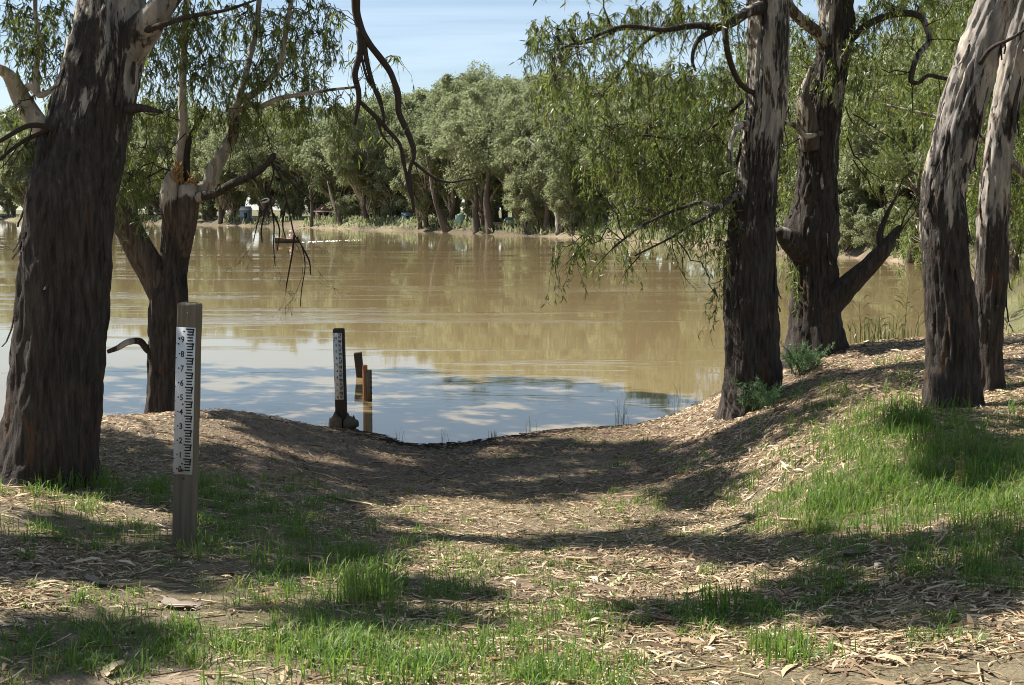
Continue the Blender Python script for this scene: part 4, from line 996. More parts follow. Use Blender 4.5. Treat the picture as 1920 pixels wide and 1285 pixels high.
mids = [mid_tree(41, 12.0, 4.6, 0.16), mid_tree(42, 10.0, 4.2, 0.12), mid_tree(43, 13.0, 5.0, 0.2)]
MID = [  # x, y, rotation, scale, prototype, label
    (14.6, 33, 0.3, 1.0, 0, 'leafy river gum behind the low side limb, nearest on the right bank'),
    (20.5, 47, 1.7, 1.15, 1, 'bushy gum overhanging the water past the reeds'),
    (19.0, 38, 2.9, 0.95, 2, 'gum behind the slim pale trunk with dark stem showing at its right'),
    (28.5, 72, 0.9, 1.25, 2, 'tall gum at the river bend on the right bank'),
    (27.5, 86, 3.9, 1.1, 0, 'round gum at the bend beside the tall one'),
    (24.5, 60, 5.0, 1.1, 1, 'drooping gum between the bend and the overhanging bushy gum'),
    (23.5, 96, 4.2, 1.2, 1, 'gum just past the bend with foliage down to the water'),
    (21.0, 112, 2.2, 1.3, 2, 'gum over the small mud bank across the water'),
    (30.0, 55, 2.0, 1.3, 0, 'big gum standing back from the right bank'),
    (36.0, 66, 1.0, 1.5, 2, 'tallest gum in the wood on the right bank'),
    (17.5, 130, 5.2, 1.3, 0, 'gum left of the mud bank, partly behind hanging leaves'),
    (30.0, 105, 0.2, 1.5, 1, 'gum filling the wood behind the river bend'),
    (26.0, 130, 2.7, 1.5, 2, 'gum deep in the wood beyond the mud bank'),
    (25.5, 44, 4.4, 1.2, 0, 'gum at the right picture edge behind the fallen branches'),
    (41.0, 88, 3.3, 1.6, 1, 'gum far back in the right bank wood above the slim trunk'),
    (34.0, 125, 0.6, 1.6, 0, 'gum in the back of the wood behind the scarred gum'),
    (48.0, 110, 1.4, 1.6, 2, 'deepest gum of the wood behind the bending trunk'),
    (21.5, 52, 0.1, 0.62, 1, 'low bushy young gum at the waterside past the reeds'),
    (24.8, 76, 2.4, 0.7, 0, 'low young gum at the water on the river bend'),
    (16.5, 40, 2.6, 0.55, 1, 'low leafy bush on the right bank close behind the reeds'),
    (31.0, 90, 5.5, 0.8, 2, 'young gum behind the river bend, low in the wood'),
    (29.0, 64, 0.7, 0.7, 1, 'low gum under the taller ones on the right bank'),
    (38.0, 100, 2.1, 1.3, 0, 'gum in the middle of the right bank wood'),
    (27.0, 118, 3.0, 0.9, 0, 'young gum behind the mud bank in the wood'),
    (33.0, 78, 4.8, 1.2, 1, 'leafy gum in the right bank wood right of the bending trunk'),
    (23.0, 36, 1.9, 0.8, 1, 'bushy gum at the right picture edge above the meadow grass'),
    (44.0, 130, 0.4, 1.4, 0, 'hindmost gum of the right bank wood'),
    (35.5, 150, 1.2, 1.5, 1, 'gum behind the wood in line with the scarred gum'),
    (20.0, 120, 1.1, 0.75, 1, 'young gum dipping to the water by the mud bank'),
]
MID += [(-9.0, -4.5, 1.0, 1.1, 0, 'unseen gum behind the viewer to the left, added to dim the skylight'), (-2.0, -9.5, 2.0, 1.2, 1, 'unseen gum straight behind the viewer, added to dim the skylight'), (6.0, -7.0, 3.0, 1.1, 2, 'unseen gum behind the viewer to the right, added to dim the skylight'),
        (11.5, 0.5, 4.0, 1.1, 1, 'unseen gum beside the viewer on the right, added to dim the skylight'), (14.5, 8.5, 5.0, 1.1, 0, 'unseen gum right of the meadow, added to dim the skylight'), (-16.0, 3.0, 0.5, 1.0, 2, 'unseen gum beside the viewer on the left, added to dim the skylight')]  # unseen gums added around the viewer to cut skylight in the shade
used = set()
for (x, y, rz, sc_, k_, lab) in MID:
    z_ = gz(x, y) - 0.05
    if k_ not in used:
        o = mids[k_]; used.add(k_); o.location = (x, y, z_); o.rotation_euler = (0, 0, rz); o.scale = (sc_,) * 3; o['label'] = lab; o['group'] = 'gums on the right bank'
    else:
        copy_thing(mids[k_], (x, y, z_), rz, sc_, lab, 'gums on the right bank')

def far_tree(seed, H, spread, low, npuff, nleaf, lsize=0.40):
    r = np.random.default_rng(seed)
    root = thing('far_gum', (0, 0, 0), 'tmp', 'tree')
    T = Tree.__new__(Tree)
    lean = r.normal(0, 0.06, 2) * H
    stems = 1 if r.random() < 0.6 else 2
    allp = []
    for s_ in range(stems):
        off = np.array([r.normal(0, .5), r.normal(0, .5)]) * (stems > 1)
        pts = []
        for f in np.linspace(-0.04, 0.78, 7):
            pts.append([off[0] * (1 + f * 3) + lean[0] * f + r.normal(0, .015 * H) * (f > 0.05), off[1] * (1 + f * 3) + lean[1] * f + r.normal(0, .015 * H) * (f > 0.05), H * f, 0.022 * H * (1 - f) ** 0.9 + 0.05, -0.35 + f * 1.6])
        path = catmull(np.array(pts), 0.5)
        V, F3, F4 = tube(path[:, :4], 12, 0.03, 0.02, seed + s_, True, 0.15)
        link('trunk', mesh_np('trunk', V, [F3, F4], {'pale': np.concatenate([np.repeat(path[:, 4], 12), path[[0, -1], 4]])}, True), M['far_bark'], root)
        allp.append(path)
    cen = []
    mb = MB(); pal = []
    for i_ in range(npuff):
        # puffs through an egg shaped crown
        for _ in range(20):
            v = r.normal(size=3); v /= np.linalg.norm(v)
            c = v * np.array([spread, spread, H * (1 - low) * 0.5]) * r.uniform(0.35, 0.95)
            c[2] += H * (low + (1 - low) * 0.5)
            c[:2] += lean * (c[2] / H)
            c[:2] *= 0.55 + 0.55 * math.sin(min(1.0, max(0, (c[2] / H - low) / (1 - low))) * 2.5)
            if all(np.linalg.norm(c - q) > spread * 0.2 for q in cen): break
        cen.append(c)
        path = allp[r.integers(0, len(allp))]
        k = int(np.clip((c[2] / H - 0.18) / 0.82, 0.12, 0.98) * (len(path) - 1))
        a = path[k, :3]; ra = path[k, 3]
        mid = (a + c) / 2 + np.array([0, 0, 0.04 * H]) + r.normal(0, .02 * H, 3)
        lp = catmull(np.array([[*a, ra * 0.55], [*mid, ra * 0.35], [*c, 0.03]]), 0.6)
        V, F3, F4 = tube(lp, 6, 0, 0, 0, False)
        mb.addnp(V, F3, F4); pal.append(np.full(len(V), 0.7))
    me = mb.mesh('limbs', True)
    at = me.attributes.new('pale', 'FLOAT', 'POINT'); at.data.foreach_set('value', np.concatenate(pal).astype(np.float32))
    link('limbs', me, M['far_bark'], root)
    B = []; D = []
    for c in cen:
        n = int(nleaf / npuff * r.uniform(0.6, 1.4))
        v = unit(r.normal(size=(n, 3)))
        v[:, 2] = np.where((v[:, 2] < -0.5) & (r.random(n) < .6), -v[:, 2], v[:, 2])
        pr = spread * r.uniform(0.13, 0.32)
        q = c + v * np.array([pr, pr, pr * 0.75]) * (r.uniform(0.25, 1.0, (n, 1)) ** 0.45)
        for ax in range(3):
            q[:, ax] += (fbm(q * 0.55, seed + 20 * ax, 3) - 0.5) * pr * 1.5 + r.normal(0, pr * .13, n)
        B.append(q)
        D.append(np.c_[r.normal(0, .6, n), r.normal(0, .6, n), -np.abs(r.normal(.7, .4, n))] + v * 0.25)
    B = np.concatenate(B); D = np.concatenate(D)
    gap = fbm(B * 0.5, seed + 90, 3) + r.normal(0, .03, len(B))      # ragged gaps in the crown
    B = B[gap > .43]; D = D[gap > .43]
    V, F4, rn = diamonds(B, D, lsize * .85 * np.exp(r.normal(0, .42, len(B))), lsize * .4 * np.exp(r.normal(0, .35, len(B))), seed)
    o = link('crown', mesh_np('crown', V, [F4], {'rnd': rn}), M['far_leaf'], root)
    o['kind'] = 'stuff'
    return root

PROT = [far_tree(61, 20, 6.8, 0.12, 90, 60000), far_tree(62, 18, 6.2, 0.08, 84, 55000), far_tree(63, 22, 6.0, 0.15, 88, 60000), far_tree(64, 14, 5.2, 0.06, 60, 32000), far_tree(65, 9, 4.2, 0.0, 32, 21000, 0.34)]
PH = [20, 18, 22, 14, 9]
ORD = ['first', 'second', 'third', 'fourth', 'fifth', 'sixth', 'seventh', 'eighth', 'ninth', 'tenth', 'eleventh', 'twelfth', 'thirteenth', 'fourteenth', 'fifteenth', 'sixteenth', 'seventeenth', 'eighteenth', 'nineteenth', 'twentieth', 'twenty-first', 'twenty-second', 'twenty-third', 'twenty-fourth']
def shore_d(px):
    """distance of the far shore along a photo column"""
    u = (px - 960) / F
    dd = np.arange(60, 900, 0.5)
    s = river_sd(u * dd, dd)
    k = np.nonzero(s < 0)[0]
    return dd[k[-1]] if len(k) else 120.0
fplaced = [False] * len(PROT)
def put_far(px, back, top_row, k, rz, label, group):
    d = shore_d(px) + back
    x = (px - 960) / F * d
    z_ = gz(x, d) - 0.1
    H = (HOR - top_row) / F * d + CAMZ - z_
    s = H / PH[k]
    w_ = max(s, 0.6) if s < 1 else s ** 0.85
    if not fplaced[k]:
        o = PROT[k]; fplaced[k] = True
        o.location = (x, d, z_); o.rotation_euler = (0, 0, rz); o.scale = (w_, w_, s); o['label'] = label; o['group'] = group
    else:
        copy_thing(PROT[k], (x, d, z_), rz, (w_, s), label, group)

FRONT = [(-90, 230, 0), (-20, 235, 1), (60, 240, 3), (130, 228, 2), (205, 215, 1), (262, 225, 0), (325, 205, 2), (385, 232, 3), (430, 225, 1), (505, 215, 0), (548, 235, 1), (640, 225, 3), (690, 195, 2), (735, 260, 3), (800, 235, 1), (842, 165, 2), (905, 148, 0), (962, 160, 2), (1030, 165, 1), (1085, 190, 0), (1150, 150, 2), (1240, 160, 1)]
bk = [7, 5, 6, 9, 5, 8, 6, 10, 5, 12, 16, 14, 7, 12, 3, 7, 6, 6, 5, 6, 8, 8]
for i_, (px, top, k) in enumerate(FRONT):
    put_far(px, bk[i_], top + rng.uniform(-8, 8), k, rng.uniform(0, 6.28), f'{ORD[i_]} gum from the left in the front row on the far bank', 'front row of gums on the far bank')
BACK = [(-60, 205, 2), (30, 215, 0), (110, 200, 1), (190, 210, 2), (290, 195, 0), (360, 205, 1), (450, 190, 2), (530, 200, 0), (600, 195, 1), (665, 190, 2), (720, 180, 0), (775, 176, 1), (830, 155, 0), (880, 138, 2), (935, 140, 1), (990, 132, 0), (1050, 150, 2), (1110, 165, 1), (1190, 150, 0), (1280, 130, 2)]
for i_, (px, top, k) in enumerate(BACK):
    put_far(px, 24 + rng.uniform(0, 14), top + rng.uniform(-6, 6), k, rng.uniform(0, 6.28), f'{ORD[i_]} gum from the left in the rear row on the far bank', 'rear row of gums on the far bank')
BACK2 = [(-30, 200), (70, 205), (160, 195), (240, 198), (330, 190), (410, 195), (490, 188), (565, 186), (635, 184), (700, 176), (755, 168), (810, 160), (860, 148), (910, 140), (965, 138), (1015, 140), (1080, 150), (1145, 155)]
for i_, (px, top) in enumerate(BACK2):
    put_far(px, 44 + rng.uniform(0, 16), top + rng.uniform(-5, 9), (i_ * 2) % 3, rng.uniform(0, 6.28), f'{ORD[i_]} gum from the left in the hindmost row on the far bank', 'hindmost row of gums on the far bank')
LOW = [(20, 330, 3), (120, 345, 4), (250, 340, 4), (300, 330, 3), (400, 335, 4), (500, 330, 3), (560, 348, 4), (655, 358, 4), (705, 325, 3), (745, 345, 4), (790, 330, 4), (840, 340, 4), (900, 330, 4), (985, 320, 3), (1010, 350, 4), (1070, 300, 3), (1120, 330, 4), (1200, 330, 4)]
for i_, (px, top, k) in enumerate(LOW):
    put_far(px, 13 + rng.uniform(-3, 4) if px not in (985, 1010, 1070) else 3, top + rng.uniform(-8, 8), k, rng.uniform(0, 6.28), f'{ORD[i_]} low sapling from the left under the far bank gums', 'saplings under the far gums')

BEND = [(27.5, 68, 4, .75), (29.5, 74, 3, .7), (28.0, 80, 4, .8), (26.5, 87, 3, .75), (24.8, 93, 4, .85), (23.5, 100, 3, .8), (21.8, 106, 4, .9), (20.8, 113, 3, .8), (32.5, 84, 3, 1.0), (30.5, 92, 3, 1.0), (28.5, 101, 3, 1.05), (26.5, 110, 3, 1.1), (24.5, 119, 3, 1.0), (36, 94, 3, 1.2), (34, 104, 3, 1.2), (23.8, 60, 4, .6), (20.6, 50.5, 4, .55), (24.6, 87.5, 4, .5), (40, 104, 1, 1.1), (36, 116, 1, 1.1), (31, 124, 1, 1.1), (45, 100, 0, 1.0), (42, 118, 0, 1.0)]
for i_, (x, y, k, s_) in enumerate(BEND):
    copy_thing(PROT[k], (x, y, gz(x, y) - .1), rng.uniform(0, 6.28), s_, f'{ORD[i_]} gum counted around the river bend in the wood at right', 'gums round the river bend')

for (x, y, s_, lab) in ((23.4, 85.5, .42, 'lowest bush at the water on the river bend behind the side limb'), (22.6, 88.6, .5, 'bush at the bend left of the lowest one'), (24.6, 81.5, .42, 'bush at the bend right of the lowest one'), (25.8, 76, .45, 'bush at the right end of the bend, above the reeds')):
    copy_thing(PROT[4], (x, y, max(gz(x, y), 0) - .1), x, s_, lab, 'bushes at the river bend')

# bare leaning trunks and stumps along the far shore
def far_stem(px, base_row_back, pts, label, mat='far_bark', name='leaning_trunk'):
    d = shore_d(px) + base_row_back
    q = np.array([[*P(a[0], a[1], d), a[2] * d / F, a[3]] for a in pts])
    q[0, 2] = min(q[0, 2], gz(q[0, 0], q[0, 1]) - 0.15)
    path = catmull(q, 0.35)
    V, F3, F4 = tube(path[:, :4], 12, 0.03, 0.02, int(px), True, 0.15)
    base = path[0, :3]
    o = link(name, mesh_np(name, V - base, [F3, F4], {'pale': np.concatenate([np.repeat(path[:, 4], 12), path[[0, -1], 4]])}, True), M[mat])
    o.location = base
    tag(o, label, 'tree trunk')
far_stem(838, 1.0, [(845, 438, 12, -.6), (834, 425, 8, -.5), (822, 395, 5, -.2), (812, 360, 4, .4), (806, 325, 2.6, .6), (798, 290, 1, .7)], 'thin leaning trunk with flared foot left of the green tank')
far_stem(893, 1.2, [(895, 436, 9, -.7), (893, 420, 7, -.7), (891, 400, 6, -.6), (893, 370, 4.5, -.4), (889, 340, 2, 0)], 'short dark stump right of the green tank')
far_stem(918, 0.8, [(920, 442, 10, -.8), (918, 425, 8, -.7), (915, 400, 7, -.6), (912, 370, 5.5, -.2), (916, 325, 4, .3), (908, 280, 1.2, .6)], 'dark trunk standing in the water left of the green-roofed shed')
far_stem(1052, 2, [(1050, 436, 9, .3), (1049, 415, 8, .7), (1046, 390, 7, 1), (1052, 360, 5, 1), (1066, 330, 3, 1), (1074, 290, 1, 1)], 'pale blotched trunk in front of the white caravan')
far_stem(585, 1.0, [(585, 432, 4, -.6), (584, 415, 3.4, -.6), (585, 395, 3, -.5), (583, 360, 2.2, 0), (586, 320, .8, .4)], 'slim dark trunk before the veranda house')
far_stem(636, 3.0, [(640, 428, 5, -.4), (636, 408, 4, 0), (630, 392, 3.4, .5), (622, 372, 2.4, .8), (614, 340, .8, .8)], 'forked pale trunk right of the veranda house')

# ------------------------------------------------------------------ buildings and bits on the far bank
def at_far(px, back):
    d = shore_d(px) + back
    x = (px - 960) / F * d
    return np.array([x, d, gz(x, d)]), d
def shed(px, back, wpx, hpx, wallm, roofm, label, name='shed', roofh=0.25, deep=3.0, cat='shed'):
    p, d = at_far(px, back)
    W = wpx * d / F; H = hpx * d / F
    r = thing(name, p, label, cat)
    MB().box(p + np.array([0, deep / 2, H / 2 - 0.2]), (W, deep, H + 0.4)).build('wall', M[wallm], r)
    m_ = MB(); rh = H * roofh
    x0, x1, y0, y1, z0 = p[0] - W * .56, p[0] + W * .56, p[1] - .3, p[1] + deep + .3, p[2] + H + 0.003
    yc = (y0 + y1) / 2
    m_.add([(x0, y0, z0), (x1, y0, z0), (x1, y1, z0), (x0, y1, z0), (x0, yc, z0 + rh), (x1, yc, z0 + rh)], [(0, 1, 5, 4), (2, 3, 4, 5), (1, 2, 5), (3, 0, 4), (3, 2, 1, 0)])
    m_.build('roof', M[roofm], r)
    MB().box(p + np.array([W * .12, -0.02, H * .38]), (W * .32, 0.03, H * .72)).build('door', M['darkglass'], r)
    return r, p, d, W, H
shed(461, 7, 17, 17, 'blueshed', 'tin', 'small blue-grey shed with pale tin roof on the far bank', roofh=0.45)
shed(438, 12, 24, 20, 'cream', 'rustroof', 'dull cream shed left of the blue-grey shed', roofh=0.3)
shed(763, 9, 18, 14, 'blueshed', 'blueshed', 'low blue shed under the saplings across the river', roofh=0.2)
r_, p_, d_, W_, H_ = shed(682, 16, 60, 18, 'cream', 'terracotta', 'house with an orange tiled roof among the far trees', 'house', 0.55, 7.0, 'house')
for fx in (-.32, .3):
    MB().box(p_ + np.array([W_ * fx, -0.02, H_ * .6]), (W_ * .14, 0.03, H_ * .4)).build('window', M['darkglass'], r_)
shed(960, 9, 22, 9, 'white', 'greenroof', 'low white shed with a green roof on the far bank', roofh=0.5)
# veranda house
p, d = at_far(612, 15)
W = 40 * d / F; H = 17 * d / F
r = thing('veranda_house', p, 'dark fronted house with open veranda and brown roof across the river', 'house')
MB().box(p + np.array([0, 4.5, H / 2 - .2]), (W, 5, H + .4)).build('wall', M['rustroof'], r)
m_ = MB(); x0, x1, y0, y1, z0 = p[0] - W * .54, p[0] + W * .54, p[1] - .4, p[1] + 7.2, p[2] + H + .06
m_.add([(x0, y0, z0), (x1, y0, z0), (x1, y1, z0), (x0, y1, z0), (x0 + W * .3, (y0 + y1) / 2, z0 + 1.3), (x1 - W * .3, (y0 + y1) / 2, z0 + 1.3)], [(0, 1, 5, 4), (2, 3, 4, 5), (1, 2, 5), (3, 0, 4), (3, 2, 1, 0)])
m_.build('roof', M['rustroof'], r)
MB().box(p + np.array([0, -.42, H]), (W * 1.08, .06, .16)).build('gutter', M['white'], r)
for fx in (-.46, -.1, .22, .46):
    MB().box(p + np.array([W * fx, -.2, H / 2 - .1]), (.14, .14, H + .1)).build('post', M['white'], r)
for fx in (-.3, .3):
    MB().box(p + np.array([W * fx, 1.985, H * .5]), (W * .2, .03, H * .5)).build('window', M['darkglass'], r)
MB().box(p + np.array([0, 1.985, H * .42]), (W * .12, .03, H * .8)).build('door', M['darkglass'], r)
# tank
p, d = at_far(864, 6)
rt = 9.5 * d / F; ht = 15 * d / F
r = thing('water_tank', p, 'round pale green water tank on the far bank', 'tank')
q = [[*p, rt]] ; prof = [(-.3, rt), (0.0, rt)] + [(ht * k_ / 8, rt * (1.0 + 0.012 * (k_ % 2))) for k_ in range(1, 9)]
V, F3, F4 = tube(np.array([[p[0], p[1], p[2] + a, b_] for a, b_ in prof]), 28, 0, 0, 0, True)
link('tank_wall', mesh_np('tank_wall', V - p, [F3, F4], None, True), M['tankgreen'], r)
V, F3, F4 = tube(np.array([[p[0], p[1], p[2] + ht, rt * 1.04], [p[0], p[1], p[2] + ht + .06, rt * 1.04], [p[0], p[1], p[2] + ht + .3, rt * .2]]), 28, 0, 0, 0, True)
link('lid', mesh_np('lid', V - p, [F3, F4], None, False), M['tankgreen'], r)
# caravan
p, d = at_far(1056, 9)
r = thing('caravan', p, 'white caravan half hidden behind the pale blotched trunk', 'caravan')
W, H, D_ = 2.9, 1.7, 1.8
m_ = MB(); prof = [(-.5, .35), (-.5, 1.5), (-.42, 1.9), (.40, 2.05), (.5, 1.7), (.5, .6), (.42, .35)]
n = len(prof)
m_.add([(p[0] + a * W, p[1] + s_ * D_ / 2 + 1, p[2] + b_) for s_ in (-1, 1) for a, b_ in prof], [tuple((i_, (i_ + 1) % n, n + (i_ + 1) % n, n + i_)) for i_ in range(n)][:n])
V_ = np.concatenate(m_.V)
mb2 = MB(); mb2.addnp(V_, [(0, i_, i_ + 1) for i_ in range(1, n - 1)] + [(n, n + i_ + 1, n + i_) for i_ in range(1, n - 1)], np.array(m_.F4))
mb2.build('body', M['white'], r)
for fx in (-.25, .15):
    MB().box(p + np.array([W * fx, 1 - D_ / 2 - .01, 1.4]), (.6, .02, .4)).build('window', M['darkglass'], r)
for s_ in (-1, 1):
    V, F3, F4 = tube(np.array([[p[0], p[1] + 1 + s_ * .75 - .1, p[2] + .3, .3], [p[0], p[1] + 1 + s_ * .75 + .1, p[2] + .3, .3]]), 16)
    link('wheel', mesh_np('wheel', V - p, [F3, F4]), M['ink'], r)
# pale stake and a float
p, d = at_far(458, 0.5)
o = link('stake', None)
V, F3, F4 = tube(np.array([[0, 0, -.3, .10], [0, 0, .5, .10], [.08, 0, 1.0, .13], [.22, 0, 1.45, .10], [.2, 0, 1.6, .05]]), 8, .02, 0, 4)
o.data if False else None
bpy.data.objects.remove(o)
o = link('stake', mesh_np('stake', V, [F3, F4], None, True), M['bone']); o.location = p
tag(o, 'pale bent stake at the water line below the blue-grey shed', 'stake')
def ball(r0, z0=0.0, squash=1.0):
    zs = np.linspace(-1, 1, 9)
    return tube(np.array([[0, 0, z0 + a * r0 * squash, max(.01, r0 * math.sqrt(max(0, 1 - a * a)))] for a in zs]), 12, 0, 0, 0, True)
dB = CAMZ * F / (425 - HOR)
V, F3, F4 = ball(0.17, 0.05)
o = link('buoy', mesh_np('buoy', V, [F3, F4], None, True), M['white']); o.location = ((429 - 960) / F * dB, dB, 0)
tag(o, 'small white float on the water before the blue-grey shed', 'buoy')

# ------------------------------------------------------------------ dinghy with a man in it
dBt = CAMZ * F / (455 - HOR)
bx_ = (537 - 960) / F * dBt
r = thing('dinghy', (bx_, dBt, 0), 'dark open dinghy crossing the river, trailing a white wake', 'boat')
st = np.linspace(0, 1, 9)      # stern to bow, local x from right to left
outer = []; 
for f in st:
    wd = 0.62 * (1 - max(0, f - .45) ** 2 * 3.0); wd = max(wd, .04); zt = .34 + .22 * f ** 2.5; kz = -.10 + .22 * max(0, f - .6) ** 1.3
    outer.append([(1.45 - 2.9 * f, -wd, zt), (1.45 - 2.9 * f, -wd * .78, .02 + kz * .6), (1.45 - 2.9 * f, 0, kz), (1.45 - 2.9 * f, wd * .78, .02 + kz * .6), (1.45 - 2.9 * f, wd, zt)])
O = np.array(outer); V = O.reshape(-1, 3)
I_ = O.copy(); I_[:, :, 1] *= .93; I_[:, 1:4, 2] += .05; V2 = I_.reshape(-1, 3)
yaw = math.radians(-52)      # bow towards the viewer's left
def yawed(V): c, s_ = math.cos(yaw), math.sin(yaw); return np.c_[V[:, 0] * c + V[:, 1] * s_, -V[:, 0] * s_ + V[:, 1] * c, V[:, 2]]
F4 = [(a * 5 + b_, a * 5 + b_ + 1, a * 5 + b_ + 6, a * 5 + b_ + 5) for a in range(8) for b_ in range(4)]
mb = MB(); mb.addnp(yawed(V), [(0, 2, 1), (0, 4, 2), (4, 3, 2)], F4); link('hull', mb.mesh('hull'), M['hull'], r)
mb = MB(); mb.addnp(yawed(V2 + np.array([0, 0, .004])), None, F4); link('inner_hull', mb.mesh('inner_hull'), M['hullin'], r)
for sx in (.7, -.2):
    mb = MB(); mb.box((sx, 0, .28), (.26, 1.0, .04)); mb.V = [yawed(np.concatenate(mb.V))]; link('thwart', mb.mesh('thwart'), M['hullin'], r)
mb = MB(); mb.box((1.55, 0, .45), (.2, .22, .38), taper=.8); mb.box((1.55, 0, .1), (.08, .08, .5)); mb.V = [yawed(np.concatenate(mb.V))]; link('outboard_motor', mb.mesh('outboard_motor'), M['ink'], r)
# foam
mb = MB(); wr = np.random.default_rng(5)
for k_ in range(80):
    f = wr.random() ** 0.8
    q = yawed(np.array([[1.7 + f * 1.0, wr.normal(0, .18 + .25 * f), 0.0]]))[0]
    q = q + np.array([f * 4.2, f * 9.0, 0]) + np.array([wr.normal(0, .25 * (1 + f)), wr.normal(0, .5 * (1 + 2 * f)), 0])
    s_ = wr.uniform(.05, .15); hgt_ = wr.uniform(.02, .10) * (1.2 - f)
    mb.add([q + np.array([-s_, 0, -.02]), q + np.array([0, -s_, -.02]), q + np.array([s_ * 1.3, 0, -.02]), q + np.array([0, s_, -.02]), q + np.array([wr.normal(0, .05), 0, hgt_])], [(0, 1, 4), (1, 2, 4), (2, 3, 4), (3, 0, 4)])
o = link('wake_foam', mb.mesh('wake_foam'), M['foam']); o.location = (bx_, dBt, 0)
tag(o, 'white foam of the wake behind the dinghy', 'foam', kind='stuff')
# seated man: one skinned body
def skin_body(name, verts, edges, radii, mat, parent, root_i=0, sub=1):
    me = bpy.data.meshes.new(name); me.from_pydata([tuple(v) for v in verts], edges, [])
    o = link(name, me, mat, parent)
    sk = o.modifiers.new('skin', 'SKIN')
    for i_, rr_ in enumerate(radii):
        me.skin_vertices[0].data[i_].radius = (rr_, rr_)
    me.skin_vertices[0].data[root_i].use_root = True
    sk.use_smooth_shade = True
    sb = o.modifiers.new('sub', 'SUBSURF'); sb.levels = sub; sb.render_levels = sub
    return o
pv = [(0, 0, .34), (0, 0, .58), (-.02, 0, .80), (-.03, 0, .93), (-.04, 0, 1.0), (-.06, 0, 1.12),
      (0, .20, .80), (.12, .30, .58), (.30, .28, .50), (0, -.20, .80), (-.10, -.28, .58), (-.28, -.20, .48),
      (-.06, .11, .33), (-.42, .14, .40), (-.46, .14, .06), (-.60, .14, .03), (-.06, -.11, .33), (-.42, -.14, .40), (-.46, -.14, .06), (-.60, -.14, .03)]
pe = [(0, 1), (1, 2), (2, 3), (3, 4), (4, 5), (2, 6), (6, 7), (7, 8), (2, 9), (9, 10), (10, 11), (0, 12), (12, 13), (13, 14), (14, 15), (0, 16), (16, 17), (17, 18), (18, 19)]
prr = [.15, .15, .17, .065, .08, .10, .075, .055, .04, .075, .055, .04, .10, .075, .055, .05, .10, .075, .055, .05]
man = thing('person', (bx_, dBt, 0), 'person in white shirt and hat sitting in the dinghy', 'person')
pv = yawed(np.array(pv) + np.array([.75, 0, 0]))
skin_body('body', pv, pe, prr, M['skin'], man)
sh = skin_body('shirt', [pv[0] + [0, 0, .05], pv[1], pv[2], pv[6], (pv[6] + pv[7]) / 2, pv[9], (pv[9] + pv[10]) / 2], [(0, 1), (1, 2), (2, 3), (3, 4), (2, 5), (5, 6)], [.17, .168, .185, .095, .08, .095, .08], M['shirt'], man)
hp = pv[5]
V, F3, F4 = tube(np.array([[*hp, .17], [*(hp + [0, 0, .02]), .17], [*(hp + [0, 0, .03]), .11], [*(hp + [0, 0, .11]), .09], [*(hp + [0, 0, .12]), .02]]), 14)
link('hat', mesh_np('hat', V, [F3, F4], None, True), M['hat'], man)
mb = MB(); mb.box((-.55, .1, .42), (.4, .35, .3), taper=.8); mb.V = [yawed(np.concatenate(mb.V))]
o = link('orange_bag', mb.mesh('orange_bag'), M['orange']); o.location = (bx_, dBt, 0)
tag(o, 'orange bag in the bow of the dinghy', 'bag')

# ------------------------------------------------------------------ pied bird on the dead twigs
bp = P(498, 378, 16.28)
r = thing('pied_bird', bp, 'small black and white bird perched on the hanging dead twigs', 'bird')
body = [(.055, 0, .030, .012), (.035, 0, .026, .024), (.0, 0, .012, .032), (-.03, 0, .004, .026), (-.05, 0, -.004, .014)]
V, F3, F4 = tube(np.array(body), 12); link('body', mesh_np('body', V, [F3, F4], None, True), M['bird_w'], r)
V, F3, F4 = tube(np.array([(.048, 0, .03, .014), (.062, 0, .046, .021), (.078, 0, .05, .016), (.088, 0, .048, .006)]), 10); link('head', mesh_np('head', V, [F3, F4], None, True), M['bird_b'], r)
V, F3, F4 = tube(np.array([(.084, 0, .049, .006), (.108, 0, .044, .001)]), 6); link('beak', mesh_np('beak', V, [F3, F4]), M['bird_w'], r)
mb = MB()
mb.add([(-.045, -.012, .006), (-.045, .012, .006), (-.12, .016, -.018), (-.12, -.016, -.018), (-.045, -.012, -.002), (-.045, .012, -.002), (-.12, .016, -.022), (-.12, -.016, -.022)], [(0, 1, 2, 3), (7, 6, 5, 4), (0, 3, 7, 4), (1, 5, 6, 2), (3, 2, 6, 7), (0, 4, 5, 1)]); link('tail', mb.mesh('tail'), M['bird_b'], r)
for s_ in (-1, 1):
    V, F3, F4 = tube(np.array([(.03, s_ * .026, .026, .008), (-.01, s_ * .031, .016, .014), (-.06, s_ * .02, .0, .004)]), 8); link('wing', mesh_np('wing', V, [F3, F4], None, True), M['bird_b'], r)
    V, F3, F4 = tube(np.array([(0, s_ * .010, -.015, .003), (.004, s_ * .010, -.045, .002)]), 5); link('leg', mesh_np('leg', V, [F3, F4]), M['bird_b'], r)

# ------------------------------------------------------------------ river gauge posts
def digit_mesh(ch, size):
    cu = bpy.data.curves.new('digit', 'FONT'); cu.body = ch; cu.size = size; cu.extrude = 0.0006
    cu.align_x = 'CENTER'; cu.offset = 0.0011
    o = bpy.data.objects.new('digit', cu); COL.objects.link(o)
    me = bpy.data.meshes.new_from_object(o)
    bpy.data.objects.remove(o); bpy.data.curves.remove(cu)
    n = len(me.vertices); co = np.zeros(n * 3); me.vertices.foreach_get('co', co)
    co = co.reshape(-1, 3)
    q = np.c_[co[:, 0] * 0.80, -co[:, 2], co[:, 1]]      # upright, facing -y
    me.vertices.foreach_set('co', q.ravel().astype(np.float32))
    me.materials.append(M['ink'])
    return me
DIG = [digit_mesh(str(k_), 0.058) for k_ in range(10)]

